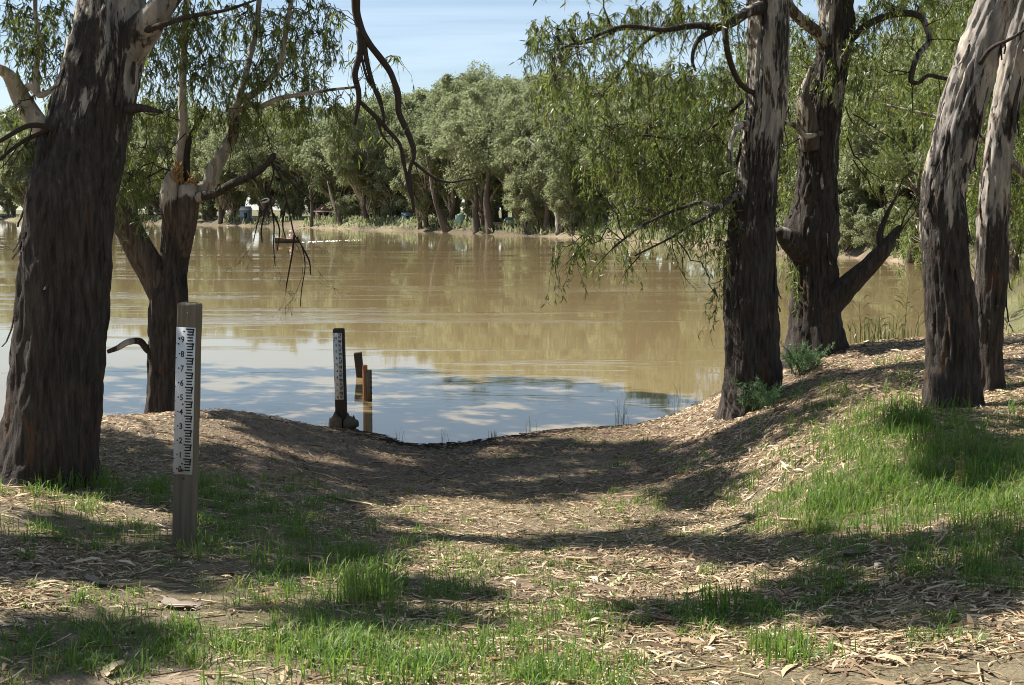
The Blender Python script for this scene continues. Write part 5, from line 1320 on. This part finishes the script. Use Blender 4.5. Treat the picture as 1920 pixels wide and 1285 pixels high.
def rough_box(Wd, Dp, z0, z1, nz, amp, seed, ch=0.012):
    """weathered squared timber: chamfered section swept up with small wander"""
    sec = np.array([(-.5 * Wd + ch, -.5 * Dp), (.5 * Wd - ch, -.5 * Dp), (.5 * Wd, -.5 * Dp + ch), (.5 * Wd, .5 * Dp - ch), (.5 * Wd - ch, .5 * Dp), (-.5 * Wd + ch, .5 * Dp), (-.5 * Wd, .5 * Dp - ch), (-.5 * Wd, -.5 * Dp + ch)])
    rr_ = np.random.default_rng(seed)
    zs = np.concatenate([np.linspace(z0, z1 - .02, nz), [z1 - .006, z1]])
    V = []
    for i_, z in enumerate(zs):
        k = 1.0 if i_ < nz else (0.95 if i_ == nz else 0.80)
        o_ = amp * (vnoise(np.c_[np.arange(8) * 1.7, np.full(8, z * 5), np.full(8, seed * 1.0)], seed) - .5)
        V.append(np.c_[sec * k * (1 + o_[:, None] * 6), np.full(8, z) + (rr_.normal(0, .002, 8) if i_ >= nz else 0)])
    V = np.concatenate(V); n = len(zs)
    F4 = [(a * 8 + b_, a * 8 + (b_ + 1) % 8, (a + 1) * 8 + (b_ + 1) % 8, (a + 1) * 8 + b_) for a in range(n - 1) for b_ in range(8)]
    V = np.vstack([V, [[0, 0, z1 + .003]]]); c_ = len(V) - 1
    F3 = [((n - 1) * 8 + b_, (n - 1) * 8 + (b_ + 1) % 8, c_) for b_ in range(8)]
    return V, F3, F4

def gauge_post(name, label, base, top, Wd, Dp, plate_z, plate_dx, matp, plm, rz=0.0, detail=True):
    r = thing(name, base, label, 'gauge post')
    dv = np.array(top) - np.array(base)
    Ht = np.linalg.norm(dv)
    r.rotation_euler = (-math.atan2(dv[1], dv[2]) * 1.0 if False else -0.0, math.atan2(dv[0], dv[2]), rz)
    V, F3, F4 = rough_box(Wd, Dp, -0.4, Ht, 26, 0.01, int(Wd * 1000))
    mb = MB(); mb.addnp(V, F3, F4); link('post', mb.mesh('post'), M[matp], r)
    pw, ph = 0.131, 1.02
    y0 = -Dp / 2 - 0.004
    mb = MB(); mb.box((plate_dx, y0, plate_z + ph / 2), (pw, .004, ph)); pl = link('gauge_plate', mb.mesh('gauge_plate'), M[plm], r)
    mk = MB(); yk = y0 - .0032
    for k_ in range(10):
        zb = plate_z + .01 + .1 * k_
        for h_, x0, x1 in ((.02, .012, .050), (.04, .012, .050), (.06, .008, .054), (.08, .012, .054), (.098, .002, .058)):
            mk.box((plate_dx + (x0 + x1) / 2, yk, zb + h_), (x1 - x0, .0016, .0088))
        mk.add([(plate_dx + .044, yk - .001, zb + .056), (plate_dx + .051, yk - .001, zb + .056), (plate_dx + .059, yk - .001, zb + .1024), (plate_dx + .048, yk - .001, zb + .1024)], [(0, 1, 2, 3)])
        mk.box((plate_dx - .061, yk, zb), (.008, .0016, .004))
        mk.box((plate_dx - .042, yk, zb + .028), (.008, .0016, .009))
        dg = link('digit', DIG[k_], None, pl); dg.location = (plate_dx - .020, yk + .001, zb + .007)
    for (hx, hz) in ((-.012, .99), (-.045, .945), (-.048, .905), (-.01, .49), (-.006, .075), (.05, .91)):
        V_, f3, f4 = tube(np.array([[plate_dx + hx, yk - .0012, plate_z + hz, .0058], [plate_dx + hx, yk + .001, plate_z + hz, .0058]]), 8)
        mk.addnp(V_, f3, f4)
    link('scale_marks', mk.mesh('scale_marks'), M['ink'], pl)
    return r, yk

b = P(346, 1032, 8.3); b[2] = gz(b[0], b[1])
tp = P(356, 568, 8.3)
pb = P(346, 886, 8.3)
r, yk = gauge_post('gauge_post', 'near weathered timber post with white metre scale in the grass', b, tp, .150, .115, pb[2] - b[2], -.006, 'timber', 'plate')
mb = MB()
V_, f3, f4 = tube(np.array([[-.035, yk - .002, pb[2] - b[2] + .022, .006], [-.02, yk - .002, pb[2] - b[2] + .03, .012], [.0, yk - .002, pb[2] - b[2] + .028, .006]]), 6); mb.addnp(V_, f3, f4)
link('red_scrawl', mb.mesh('red_scrawl'), M['redink'], r)
V_, f3, f4 = tube(np.array([[0.0, -.0565, .42 + 0.06, .007], [0, -.0595, .42 + 0.06, .007]]), 8); link('bolt', mesh_np('bolt', V_, [f3, f4]), M['ink'], r)
V_, f3, f4 = tube(np.array([[0.0, -.0565, 1.63, .005], [0, -.0605, 1.63, .004]]), 8); link('nail', mesh_np('nail', V_, [f3, f4]), M['tin'], r)

b2 = P(641, 800, 18.4); b2[2] = max(gz(b2[0], b2[1]), 0.02)
pb2 = P(637, 748, 18.4)
r2, _ = gauge_post('gauge_post', 'second dark post with white metre scale, footed in rough concrete at the shore', b2, P(635, 616, 18.4), .168, .14, pb2[2] - b2[2], -.012, 'darktimber', 'plate')
# broken concrete footing
def lump(c, rad, seed, name, mat, parent=None, n=14):
    th_ = np.linspace(-1, 1, 8)
    path = np.array([[0, 0, a * rad[2], 1.0 * max(.05, (1 - a ** 4)) ** .5] for a in th_])
    V, F3, F4 = tube(path, n, 0, 0, 0, True)
    V[:, 0] *= rad[0]; V[:, 1] *= rad[1]
    V[:, :2] = np.sign(V[:, :2]) * np.abs(V[:, :2] / np.array(rad[:2])) ** .6 * np.array(rad[:2])
    nn = fbm(V * 9 + seed * 9.1, seed, 3)[:, None]
    V = V * (0.8 + 0.4 * nn)
    o = link(name, mesh_np(name, V, [F3, F4]), M[mat], parent)
    o.location = c
    return o
for i_, (ox, oy, rx, ry, rz_) in enumerate(((-.08, -.12, .10, .08, .20), (.11, -.08, .08, .09, .15), (.02, .08, .15, .10, .16), (.20, -.10, .07, .07, .10))):
    lump((ox, oy, .05), (rx, ry, rz_ * .62), 3 + i_, 'concrete_footing', 'concrete', r2)

b3 = P(678, 712, 24.0); b3[2] = -0.3
V, F3, F4 = rough_box(.15, .12, 0, 0.80, 10, .02, 91)
o = link('old_post', mesh_np('old_post', V, [F3, F4]), M['darktimber']); o.location = b3; o.rotation_euler = (0, math.radians(-5), 0)
tag(o, 'short dark post leaning in the water behind the rusty post', 'post')
d4 = CAMZ * F / (753 - HOR) * 0.997
b4 = P(685, 753, d4); b4[2] = -0.4
r4 = thing('water_post', b4, 'rusty orange post with a narrow marked board standing in the water', 'gauge post', rz=math.radians(28))
V, F3, F4 = rough_box(.075, .075, 0, .40 + 69 * d4 / F, 12, .012, 77); link('post', mesh_np('post', V, [F3, F4]), M['redtimber'], r4)
mb = MB(); mb.box((.055, -.045, .40 + .27), (.10, .02, .50 + .06)); link('marked_board', mb.mesh('marked_board'), M['timber'], r4)
mb = MB()
for k_ in range(24):
    mb.box((.09, -.0565, .42 + .022 * k_), (.028 if k_ % 5 else .045, .002, .011))
link('scale_marks', mb.mesh('scale_marks'), M['ink'], r4)

# ------------------------------------------------------------------ leaf litter
def scatter(n, d0, d1, seed, half=0.47, pw=0.55):
    r = np.random.default_rng(seed)
    u = r.random(n)
    d = (d0 ** (2 - pw) + u * (d1 ** (2 - pw) - d0 ** (2 - pw))) ** (1 / (2 - pw))
    x = d * r.uniform(-half, half, n)
    return x, d, r
def gnormal(x, y):
    e = 0.04
    zx = (ground_near(x + e, y) - ground_near(x - e, y)) / (2 * e); zy = (ground_near(x, y + e) - ground_near(x, y - e)) / (2 * e)
    return unit(np.stack([-zx, -zy, np.ones_like(zx)], -1))
x, y, r = scatter(225000, 3.2, 21.0, 501, .47, .45)
z = ground_near(x, y)
dens = 0.16 + 1.2 * sstep(0.40, 0.62, fbm(np.stack([x * .7, y * .7, x * 0], -1), 55, 3)) + 0.25 * (y > 9) + .5 * (y > 11.5)
ok = (z > 0.015) & (r.random(len(x)) < dens)
x, y, z = x[ok], y[ok], z[ok]
N = gnormal(x, y)
a = r.uniform(0, 2 * math.pi, len(x))
D = np.stack([np.cos(a), np.sin(a), np.zeros_like(a)], -1)
D = unit(D - N * (D * N).sum(-1)[:, None] + N * r.normal(0.06, 0.16, len(x))[:, None])
n = len(x)
# leaf blades lying down: width direction roughly in the ground plane
def flat_leaves(B, D, N, L, W, r, curl=0.5):
    n = len(B)
    S = unit(np.cross(D, N) + N * r.normal(0, .35, n)[:, None]); U = np.cross(S, D)
    L = L[:, None]; W = W[:, None]; cu = r.uniform(-.4, 1.0, (n, 1)) * curl; sw = r.normal(0, .12, (n, 1))
    p1 = B + D * L * .33 + U * L * cu * .22 + S * L * sw * .5
    p2 = B + D * L * .68 + U * L * cu * .22 + S * L * sw * .5
    p3 = B + D * L
    V = np.stack([B, p1 - S * W * .5, p1 + S * W * .5, p2 - S * W * .38, p2 + S * W * .38, p3], 1).reshape(-1, 3)
    o = np.arange(n)[:, None] * 6
    return V, np.concatenate([o + np.array([[0, 2, 1]]), o + np.array([[3, 4, 5]])]), o + np.array([[1, 2, 4, 3]]), np.repeat(r.uniform(0, 1, n), 6)
L = (0.064 - .004 * sstep(10.5, 13, y) + .026 * sstep(1.4, 2.6, x) * sstep(9, 11, y)) * np.exp(r.normal(0, .42, n)); W = L * r.uniform(.075, .17, n)
B = np.stack([x, y, z + r.uniform(.002, .022, n)], -1) - D * L[:, None] * .5
V, F3, F4, rn = flat_leaves(B, D, N, L, W, r)
rn = rn * np.repeat(1 - .5 * sstep(10.5, 13, y) * (1 - sstep(1.4, 2.4, x)) * sstep(-4.2, -3.0, x), 6)  # ramp leaves coloured darker: older damp litter, plus shade put into the colour
fl_ = y > 8.5      # farther leaves: plain four-cornered blades
keep = np.repeat(~fl_, 6)
V6 = V.reshape(-1, 6, 3); R6 = rn.reshape(-1, 6)
Va = V6[~fl_].reshape(-1, 3); Ra = R6[~fl_].ravel(); Vb = V6[fl_][:, [0, 1, 5, 4]].reshape(-1, 3); Rb = R6[fl_][:, :4].ravel()
na = int((~fl_).sum()); nb = int(fl_.sum()); oa = np.arange(na)[:, None] * 6
F3 = np.concatenate([oa + np.array([[0, 2, 1]]), oa + np.array([[3, 4, 5]])]); F4 = np.concatenate([oa + np.array([[1, 2, 4, 3]]), na * 6 + np.arange(nb)[:, None] * 4 + np.array([[0, 1, 2, 3]])])
V = np.vstack([Va, Vb]); rn = np.concatenate([Ra, Rb])
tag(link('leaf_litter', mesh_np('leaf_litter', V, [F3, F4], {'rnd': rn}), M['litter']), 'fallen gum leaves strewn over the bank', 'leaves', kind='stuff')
# thinner litter on the ground to either side of the view
x, y, r = scatter(60000, 1.5, 19.0, 504, .95, .6)
ok = np.abs(x) > .46 * y; x, y = x[ok], y[ok]; z = ground_near(x, y); ok = (z > .02) & (np.abs(x) < 13); x, y, z = x[ok], y[ok], z[ok]; n = len(x)
a = r.uniform(0, 6.28, n); D = np.stack([np.cos(a), np.sin(a), r.normal(0, .12, n)], -1); L = .085 * np.exp(r.normal(0, .4, n)); W = L * r.uniform(.12, .24, n)
S = np.stack([-np.sin(a), np.cos(a), r.normal(0, .2, n)], -1); B = np.stack([x, y, z + .012], -1)
V = np.stack([B - D * L[:, None] * .5, B - S * W[:, None] * .5, B + D * L[:, None] * .5, B + S * W[:, None] * .5], 1).reshape(-1, 3)
tag(link('side_leaf_litter', mesh_np('side_leaf_litter', V, [np.arange(n)[:, None] * 4 + np.array([[0, 1, 2, 3]])], {'rnd': np.repeat(r.uniform(0, 1, n), 4)}), M['litter']), 'fallen gum leaves on the bank beside the view', 'leaves', kind='stuff')
# sticks and bark ribbons among the leaves
x, y, r = scatter(2600, 3.2, 20.0, 502)
z = ground_near(x, y); ok = z > 0.03; x, y, z = x[ok], y[ok], z[ok]
mb = MB()
for i_ in range(len(x)):
    a = r.uniform(0, 6.28); Ls = r.uniform(.08, .34); rad = r.uniform(.002, .006)
    d_ = np.array([math.cos(a), math.sin(a), 0])
    e0 = np.array([x[i_], y[i_], 0]) - d_ * Ls / 2; e1 = e0 + d_ * Ls; m_ = (e0 + e1) / 2 + np.array([-d_[1], d_[0], 0]) * r.normal(0, .05) * Ls
    q = np.array([e0, m_, e1]); q[:, 2] = ground_near(q[:, 0], q[:, 1]) + rad + r.uniform(.004, .02, 3)
    V_, f3, f4 = tube(np.c_[q, [rad, rad, rad * .6]], 4, 0, 0, 0, False)
    mb.addnp(V_, f3, f4, r.random())
tag(link('fallen_twigs', mb.mesh('fallen_twigs'), M['litter']), 'small fallen twigs among the leaf litter', 'twigs', kind='stuff')
# larger curls of bark one can pick out
BARK = [(190, 1100, .34, .05, 2.5, 'grey bark strip on the ground left of the near gauge post'), (335, 1143, .24, .09, 2.8, 'pale flake of bark lying below the near gauge post'), (215, 1268, .14, .05, 1.2, 'upright pale bark chip in the bottom grass'),
        (1090, 1057, .22, .04, .2, 'pale bark piece on the sunlit ramp'), (1615, 1045, .26, .05, .1, 'grey bark strip in the shade on the right'), (1300, 1115, .2, .06, .5, 'bark flake beside the dark grass tuft'), (660, 945, .5, .03, 2.4, 'long thin bark ribbon on the shaded ramp'), (1500, 985, .3, .05, 2.9, 'curl of bark below the cut bank')]
for (px, py, Lb, Wb, a, lab) in BARK:
    h = hit(px, py); nrow = 9
    V = []
    for k_ in range(nrow):
        f = k_ / (nrow - 1) - .5
        for s_ in (-1, -.4, .4, 1):
            wv_ = Wb / 2 * s_ * (1 - .5 * abs(f) ** 1.5) * (1 + .25 * math.sin(k_ * 2.1 + px))
            V.append((f * Lb, wv_ + .02 * math.sin(f * 4 + px), .012 + .018 * abs(s_) ** 2 + .02 * f * f))
    V = np.array(V); V2 = V - np.array([0, 0, .004])
    F4 = [(k_ * 4 + s_, k_ * 4 + s_ + 1, k_ * 4 + s_ + 5, k_ * 4 + s_ + 4) for k_ in range(nrow - 1) for s_ in range(3)]
    nV = len(V)
    F4b = [(q[3] + nV, q[2] + nV, q[1] + nV, q[0] + nV) for q in F4]
    o = link('bark_strip', mesh_np('bark_strip', np.vstack([V, V2]), [np.array(F4 + F4b)], {'rnd': np.full(2 * nV, .9)}, True), M['greytwig' if 'grey' in lab or 'pale flake' in lab else 'litter'])
    o.location = (h[0], h[1], gz(h[0], h[1]) + .004); o.rotation_euler = (0, 0, a)
    tag(o, lab, 'bark')

# ------------------------------------------------------------------ grass
def blades(B, H, W, r, lean=0.45, rnd=None):
    n = len(B)
    a = r.uniform(0, 6.28, n); d = np.stack([np.cos(a), np.sin(a), np.zeros(n)], -1); s_ = np.stack([-np.sin(a), np.cos(a), np.zeros(n)], -1)
    k = np.clip(np.abs(r.normal(0, lean, n)), 0, 1.7)[:, None]; H = H[:, None]; W = W[:, None]
    up = np.array([0, 0, 1.0])
    p1 = B + up * H * .40 + d * H * k * .15; p2 = B + up * H * (.76 - .08 * k) + d * H * k * .48; p3 = B + up * H * (1 - .30 * k) + d * H * k * .95
    V = np.stack([B - s_ * W * .5, B + s_ * W * .5, p1 - s_ * W * .48, p1 + s_ * W * .48, p2 - s_ * W * .32, p2 + s_ * W * .32, p3], 1).reshape(-1, 3)
    o = np.arange(n)[:, None] * 7
    F4 = np.concatenate([o + np.array([[0, 1, 3, 2]]), o + np.array([[2, 3, 5, 4]])]); F3 = o + np.array([[4, 5, 6]])
    return V, F3, F4, np.repeat(r.uniform(0, 1, n) if rnd is None else rnd, 7)
# (column, row, spread across px, spread down px, number of blades, height m)
GR = [(450, 945, 120, 45, 2600, .09), (420, 915, 60, 22, 700, .08), (560, 985, 110, 40, 2200, .09), (620, 1065, 110, 45, 2600, .11), (690, 1120, 55, 22, 500, .11), (600, 1190, 160, 35, 2400, .07), (560, 1225, 160, 30, 1600, .07), (750, 1060, 130, 40, 1300, .08),
      (110, 1000, 70, 25, 900, .08), (250, 990, 90, 30, 1000, .08), (150, 930, 150, 18, 1300, .10), (330, 925, 80, 18, 700, .10), (240, 1210, 120, 35, 1300, .08), (330, 1250, 120, 30, 1100, .07), (100, 1250, 90, 30, 600, .07), (480, 1110, 80, 30, 600, .07),
      (1690, 880, 190, 70, 6000, .13), (1620, 940, 170, 55, 4200, .11), (1800, 900, 170, 80, 5000, .14), (1860, 840, 90, 45, 2200, .14), (1480, 1000, 140, 30, 900, .06), (900, 1040, 200, 30, 1200, .05), (1300, 1010, 200, 30, 1200, .04), (520, 930, 160, 40, 1400, .07), (180, 1150, 150, 40, 1000, .06), (700, 1250, 160, 30, 1400, .08), (1560, 960, 90, 35, 1700, .13), (1480, 950, 70, 25, 700, .11), (1600, 830, 60, 40, 1500, .16), (1690, 800, 60, 30, 1300, .2), (1840, 960, 110, 40, 1600, .12),
      (1230, 950, 60, 14, 500, .09), (1150, 945, 60, 12, 300, .08), (1350, 1150, 70, 20, 500, .08), (1400, 1130, 120, 45, 900, .07), (1100, 1130, 190, 55, 2000, .06), (1000, 1070, 190, 45, 1500, .05), (1150, 990, 200, 35, 1400, .04), (1030, 1180, 100, 35, 900, .08), (1060, 1260, 100, 25, 1300, .08), (1000, 1280, 120, 20, 900, .08),
      (1500, 1120, 130, 50, 800, .06), (1530, 1100, 40, 14, 260, .10), (1480, 1225, 60, 22, 420, .10), (1750, 1180, 120, 30, 600, .07), (1850, 1060, 120, 40, 1600, .10), (1700, 1040, 120, 35, 1200, .09), (1500, 1040, 160, 40, 900, .05), (820, 1190, 120, 50, 1500, .08), (860, 1100, 80, 40, 800, .07), (800, 1260, 130, 25, 1000, .10),
      (1120, 825, 120, 16, 500, .06), (1250, 850, 70, 25, 380, .10), (1180, 880, 60, 18, 250, .06), (950, 850, 130, 20, 300, .05), (1680, 690, 90, 20, 450, .12), (1560, 760, 60, 30, 600, .14), (1900, 720, 40, 20, 200, .10), (1330, 910, 50, 20, 220, .09), (400, 1000, 50, 35, 700, .10), (700, 1010, 90, 30, 500, .06)]
gr = np.random.default_rng(900)
BB = []; HH = []; WW = []; RR = []
for (px, py, sx, sy, n, h) in GR:
    n = int(n * .62); nt_c = max(6, n // 22)
    c0 = []
    for _ in range(nt_c):
        q = hit(px + gr.normal(0, sx * .72), py + gr.normal(0, sy * .72))
        c0.append(q)
    c0 = np.array(c0)
    k = gr.integers(0, nt_c, n)
    tuft = gr.uniform(.4, 1.6, nt_c); tint = gr.normal(0.04, .18, nt_c)
    xy = c0[k][:, :2] + gr.normal(0, .045, (n, 2)) * (.6 + h * 5)
    z = ground_near(xy[:, 0], xy[:, 1])
    ok = z > .02
    BB.append(np.c_[xy, z - .005][ok]); HH.append((h * tuft[k] * gr.uniform(.45, 1.25, n))[ok]); WW.append((.0040 + .010 * h * gr.uniform(.6, 1.4, n) + .001)[ok]); RR.append(np.clip(gr.beta(2, 2.6, n) + tint[k] + (gr.random(n) < .05) * .5, 0, 1)[ok])
V, F3, F4, rn = blades(np.concatenate(BB), np.concatenate(HH), np.concatenate(WW), gr, .85, np.concatenate(RR))
tag(link('grass', mesh_np('grass', V, [F3, F4], {'rnd': rn}), M['grass']), 'patchy green grass growing through the leaf litter', 'grass', kind='stuff')
# sparse short yellowish grass over the sunny ramp
x, y, r = scatter(44000, 3.4, 12.5, 503, .47)
dn = fbm(np.stack([x * 1.3, y * 1.3, x * 0], -1), 66, 3)
ok = (dn > .45) & (x > -1.6); x, y = x[ok], y[ok]; n = len(x)
z = ground_near(x, y)
V, F3, F4, rn = blades(np.c_[x, y, z - .003], r.uniform(.012, .045, n), r.uniform(.002, .0042, n), r, .8, np.clip(r.normal(.35, .25, n), 0, 1))
tag(link('short_grass', mesh_np('short_grass', V, [F3, F4], {'rnd': rn}), M['dry_grass']), 'thin short yellowing grass over the sunlit ramp', 'grass', kind='stuff')
# tall pale grass on the right bank beyond the crest
r = np.random.default_rng(77); n = 10000
yy = r.uniform(18.5, 46, n); xx = yy * r.uniform(.395, .56, n)
z = ground(xx, yy); ok = z > .5; xx, yy, z = xx[ok], yy[ok], z[ok]; n = len(xx)
V, F3, F4, rn = blades(np.c_[xx, yy, z - .02], r.uniform(.15, .55, n), r.uniform(.008, .018, n), r, .4)
tag(link('meadow_grass', mesh_np('meadow_grass', V, [F3, F4], {'rnd': rn}), M['dry_grass']), 'long pale meadow grass on the right bank', 'grass', kind='stuff')
# green undergrowth along the far bank
r = np.random.default_rng(78); B_ = []
for px in np.arange(0, 1760, 6):
    d0_ = shore_d(px)
    for _ in range(34):
        d_ = d0_ + r.uniform(.8, 14); x_ = (px + r.uniform(-3, 3) - 960) / F * d_
        if vnoise(np.array([[x_ * .12, d_ * .12, 0]]), 5)[0] > .42: B_.append((x_, d_))
B_ = np.array(B_); n = len(B_)
z = ground(B_[:, 0], B_[:, 1])
V, F3, F4, rn = blades(np.c_[B_, z - .05], r.uniform(.3, 1.4, n), r.uniform(.10, .24, n), r, .7)
tag(link('far_undergrowth', mesh_np('far_undergrowth', V, [F3, F4], {'rnd': rn}), M['far_leaf']), 'green undergrowth along the far bank', 'undergrowth', kind='stuff')

# ------------------------------------------------------------------ plants one can tell apart
def tuft(name, px, py, n, H, W, lean, mat, label, cat, spread=.06, tint=(.3, .6)):
    h = hit(px, py); r = np.random.default_rng(int(px * 7 + py))
    B = np.c_[r.normal(0, spread, (n, 2)), np.full(n, -.01)]
    V, F3, F4, rn = blades(B, H * r.uniform(.5, 1.1, n), W * r.uniform(.6, 1.2, n), r, lean, r.uniform(*tint, n))
    o = link(name, mesh_np(name, V, [F3, F4], {'rnd': rn}), M[mat]); o.location = (h[0], h[1], gz(h[0], h[1]))
    return tag(o, label, cat)
tuft('grass_tussock', 1698, 806, 240, .34, .008, .95, 'grass', 'tall arching grass tussock left of the thick bending trunk', 'grass tussock', .10, (.1, .7))
tuft('grass_tussock', 690, 1128, 130, .24, .008, .5, 'grass', 'bright tall grass tuft in the sun at lower centre', 'grass tussock', .09, (.3, .95))
tuft('grass_tussock', 1345, 1160, 130, .19, .008, .4, 'grass', 'dark green grass tuft alone on the sunny ramp', 'grass tussock', .09, (0, .3))
tuft('grass_tussock', 1490, 1240, 90, .15, .008, .5, 'grass', 'small grass tuft near the bottom right', 'grass tussock', .06, (.2, .7))
tuft('grass_tussock', 100, 918, 60, .22, .016, .6, 'grass', 'broad-leaved weed at the foot of the massive trunk', 'weed', .12, (.3, .8))
tuft('grass_tussock', 182, 915, 40, .22, .016, .6, 'grass', 'broad-leaved weed right of the massive trunk foot', 'weed', .07, (.3, .8))
tuft('grass_tussock', 290, 925, 40, .18, .014, .6, 'grass', 'leafy weed between the trunk and the near gauge post', 'weed', .07, (.3, .8))
for (px, py, n, H, lab) in ((1275, 775, 16, .62, 'spray of thin grass stems standing in the shallows'), (1165, 790, 22, .5, 'wispy weed in the water left of the ramp trees'), (990, 808, 12, .34, 'few thin stems at the water edge mid shore'), (575, 795, 16, .42, 'thin weed beside the concrete footing'), (832, 826, 8, .3, 'single sparse sprig at the ramp water line'), (745, 826, 9, .28, 'short sprig at the shore right of the rusty post'), (612, 800, 12, .34, 'wispy weed leaning by the second gauge post'), (925, 822, 20, .16, 'low green weed on the shore edge')):
    tuft('water_weed', px, py, n, H, .006, .35, 'reed', lab, 'weed', .05, (0, .5))
# reeds on the crest
h = P(1650, 655, 18.6); h[2] = gz(h[0], h[1])
r = np.random.default_rng(12)
rt_ = thing('reed_clump', h, 'dry reeds and weeds on the bank crest against the water', 'reeds')
n = 150; B = np.c_[r.normal(0, .34, n), r.normal(0, .2, n), np.full(n, -.05)]
V, F3, F4, rn = blades(B, r.uniform(.2, .62, n), r.uniform(.008, .02, n), r, .5); link('leaves', mesh_np('leaves', V, [F3, F4], {'rnd': rn}), M['reed'], rt_)
mb = MB()
for (bx2, Hh, sw) in ((.36, 1.05, .06), (.2, .55, .1), (-.3, .6, -.04), (.5, .62, .15), (-.1, .5, .05)):
    pth = np.array([[bx2, 0, -.05, .007], [bx2 + sw * .4, 0, Hh * .5, .006], [bx2 + sw, 0, Hh, .003]])
    V_, f3, f4 = tube(pth, 5); mb.addnp(V_, f3, f4)
    for _ in range(8):
        f = r.uniform(.3, 1); q = pth[0, :3] * (1 - f) + pth[2, :3] * f; a = r.choice([-1, 1]); Lr = r.uniform(.18, .34)
        e = q + np.array([a * Lr * .7, r.normal(0, .05), Lr * .55])
        V_ = np.array([q, (q + e) / 2 + [0, 0, .05 - .01], (q + e) / 2 + [0, 0, .05 + .012], e]); mb.add(V_, [(0, 1, 3, 2)])
link('stems', mb.mesh('stems'), M['reed'], rt_)
# feathery weeds at the feet of the right hand gums
def feathery(px, py, d, n, Hs, label, seed):
    h = P(px, py, d); h[2] = gz(h[0], h[1])
    r = np.random.default_rng(seed)
    root = thing('feathery_weed', h, label, 'weed')
    mb = MB(); B = []; D = []
    for _ in range(n):
        a = r.uniform(0, 6.28); L_ = Hs * r.uniform(.5, 1.1)
        e = np.array([math.cos(a) * L_ * .55, math.sin(a) * L_ * .4, L_ * .85]); m_ = e * .5 + np.array([0, 0, L_ * .12])
        o0 = np.array([r.normal(0, .12), r.normal(0, .08), -.03])
        pth = catmull(np.array([[*o0, .005], [*(o0 + m_), .004], [*(o0 + e), .0015]]), .05)
        V_, f3, f4 = tube(pth, 4, 0, 0, 0, False); mb.addnp(V_, f3, f4)
        for q in pth[2:]:
            k = 9; B.append(np.repeat(q[None, :3], k, 0)); D.append(unit(r.normal(0, .8, (k, 3)) + e / L_ * .8 + np.array([0, 0, -.15])))
    link('stems', mb.mesh('stems'), M['fern'], root)
    B = np.concatenate(B); D = np.concatenate(D)
    V, F3, F4, rn = leaves(B, D, r.uniform(.04, .10, len(B)), r.uniform(.005, .010, len(B)), .3, seed)
    link('leaves', mesh_np('leaves', V, [F3, F4], {'rnd': rn}), M['fern'], root)
feathery(1430, 752, 16.0, 26, .48, 'feathery blue-green weed at the foot of the straight waterside gum', 21)
feathery(1455, 775, 15.4, 16, .36, 'lower feathery weed spilling down the slope beside the straight gum', 22)
feathery(1502, 672, 17.3, 34, .50, 'dark wispy shrub before the scarred burnt gum', 23)
# flowering spike
h = hit(1799, 925); h[2] = gz(h[0], h[1])
rt_ = thing('flower_spike', h, 'pale flowering weed spike standing in the right hand grass', 'weed')
V, F3, F4 = tube(np.array([[0, 0, -.02, .004], [.01, 0, .15, .0035], [.0, 0, .30, .002]]), 5); link('stem', mesh_np('stem', V, [F3, F4]), M['reed'], rt_)
r = np.random.default_rng(3); n = 150; f = r.uniform(.1, 1, n)
V, F3, F4, rn = leaves(np.c_[r.normal(0, .004, (n, 2)), f * .30], np.c_[r.normal(0, 1, (n, 2)), r.uniform(.0, .8, n)], .045 * (1.15 - f * .6), .010, .3, 3)
link('leaves', mesh_np('leaves', V, [F3, F4], {'rnd': np.clip(rn * .5 + .5, 0, 1)}), M['dry_grass'], rt_)
# fallen branches on the right bank
r = np.random.default_rng(31)
for i_, (px, py, d, lab) in enumerate(((1885, 505, 27, 'bleached fallen branch pile at the right edge behind the slim gum'), (1740, 470, 40, 'grey dead branches hanging over the water past the reeds'))):
    c = P(px, py, d); 
    if i_ == 0: c[2] = gz(c[0], c[1])
    T = Tree('fallen_branch', c, lab, 80 + i_, cat='branch')
    for _ in range(9 if i_ == 0 else 5):
        a = r.uniform(0, 6.28)
        T.deadspray(c + np.array([r.normal(0, .5), r.normal(0, .3), r.uniform(0, .3)]), (math.cos(a), .3 * math.sin(a), r.uniform(-.1, .45)), r.uniform(.8, 1.8), r.uniform(.02, .045), 2, .2)
    o = link('branches', T.dead.mesh('branches', True, T.base), M['greytwig'], T.root)

# flotsam stranded along the water line
r = np.random.default_rng(61); mb = MB()
for _ in range(1300):
    k = r.uniform(0, 1); x_ = -4.2 + k * 7.4
    ys = np.arange(15.5, 21.5, .04); zz_ = ground_near(np.full(len(ys), x_), ys)
    j_ = np.nonzero(zz_ > 0)[0]
    if not len(j_): continue
    y_ = ys[j_[-1]] - abs(r.normal(0, .3)); a = r.normal(0, .5); Ls = r.uniform(.04, .2); rad = r.uniform(.002, .006)
    d_ = np.array([math.cos(a), math.sin(a) * .7, 0]); q = np.array([[x_, y_, 0] - d_ * Ls / 2, [x_, y_, 0], [x_, y_, 0] + d_ * Ls / 2]); q[:, 2] = np.maximum(ground_near(q[:, 0], q[:, 1]), 0) + rad + r.uniform(0, .025, 3)
    V_, f3, f4 = tube(np.c_[q, [rad, rad, rad * .5]], 4, 0, 0, 0, False); mb.addnp(V_, f3, f4)
tag(link('flotsam', mb.mesh('flotsam'), M['deadtwig']), 'dark twigs and scraps stranded along the water line', 'debris', kind='stuff')
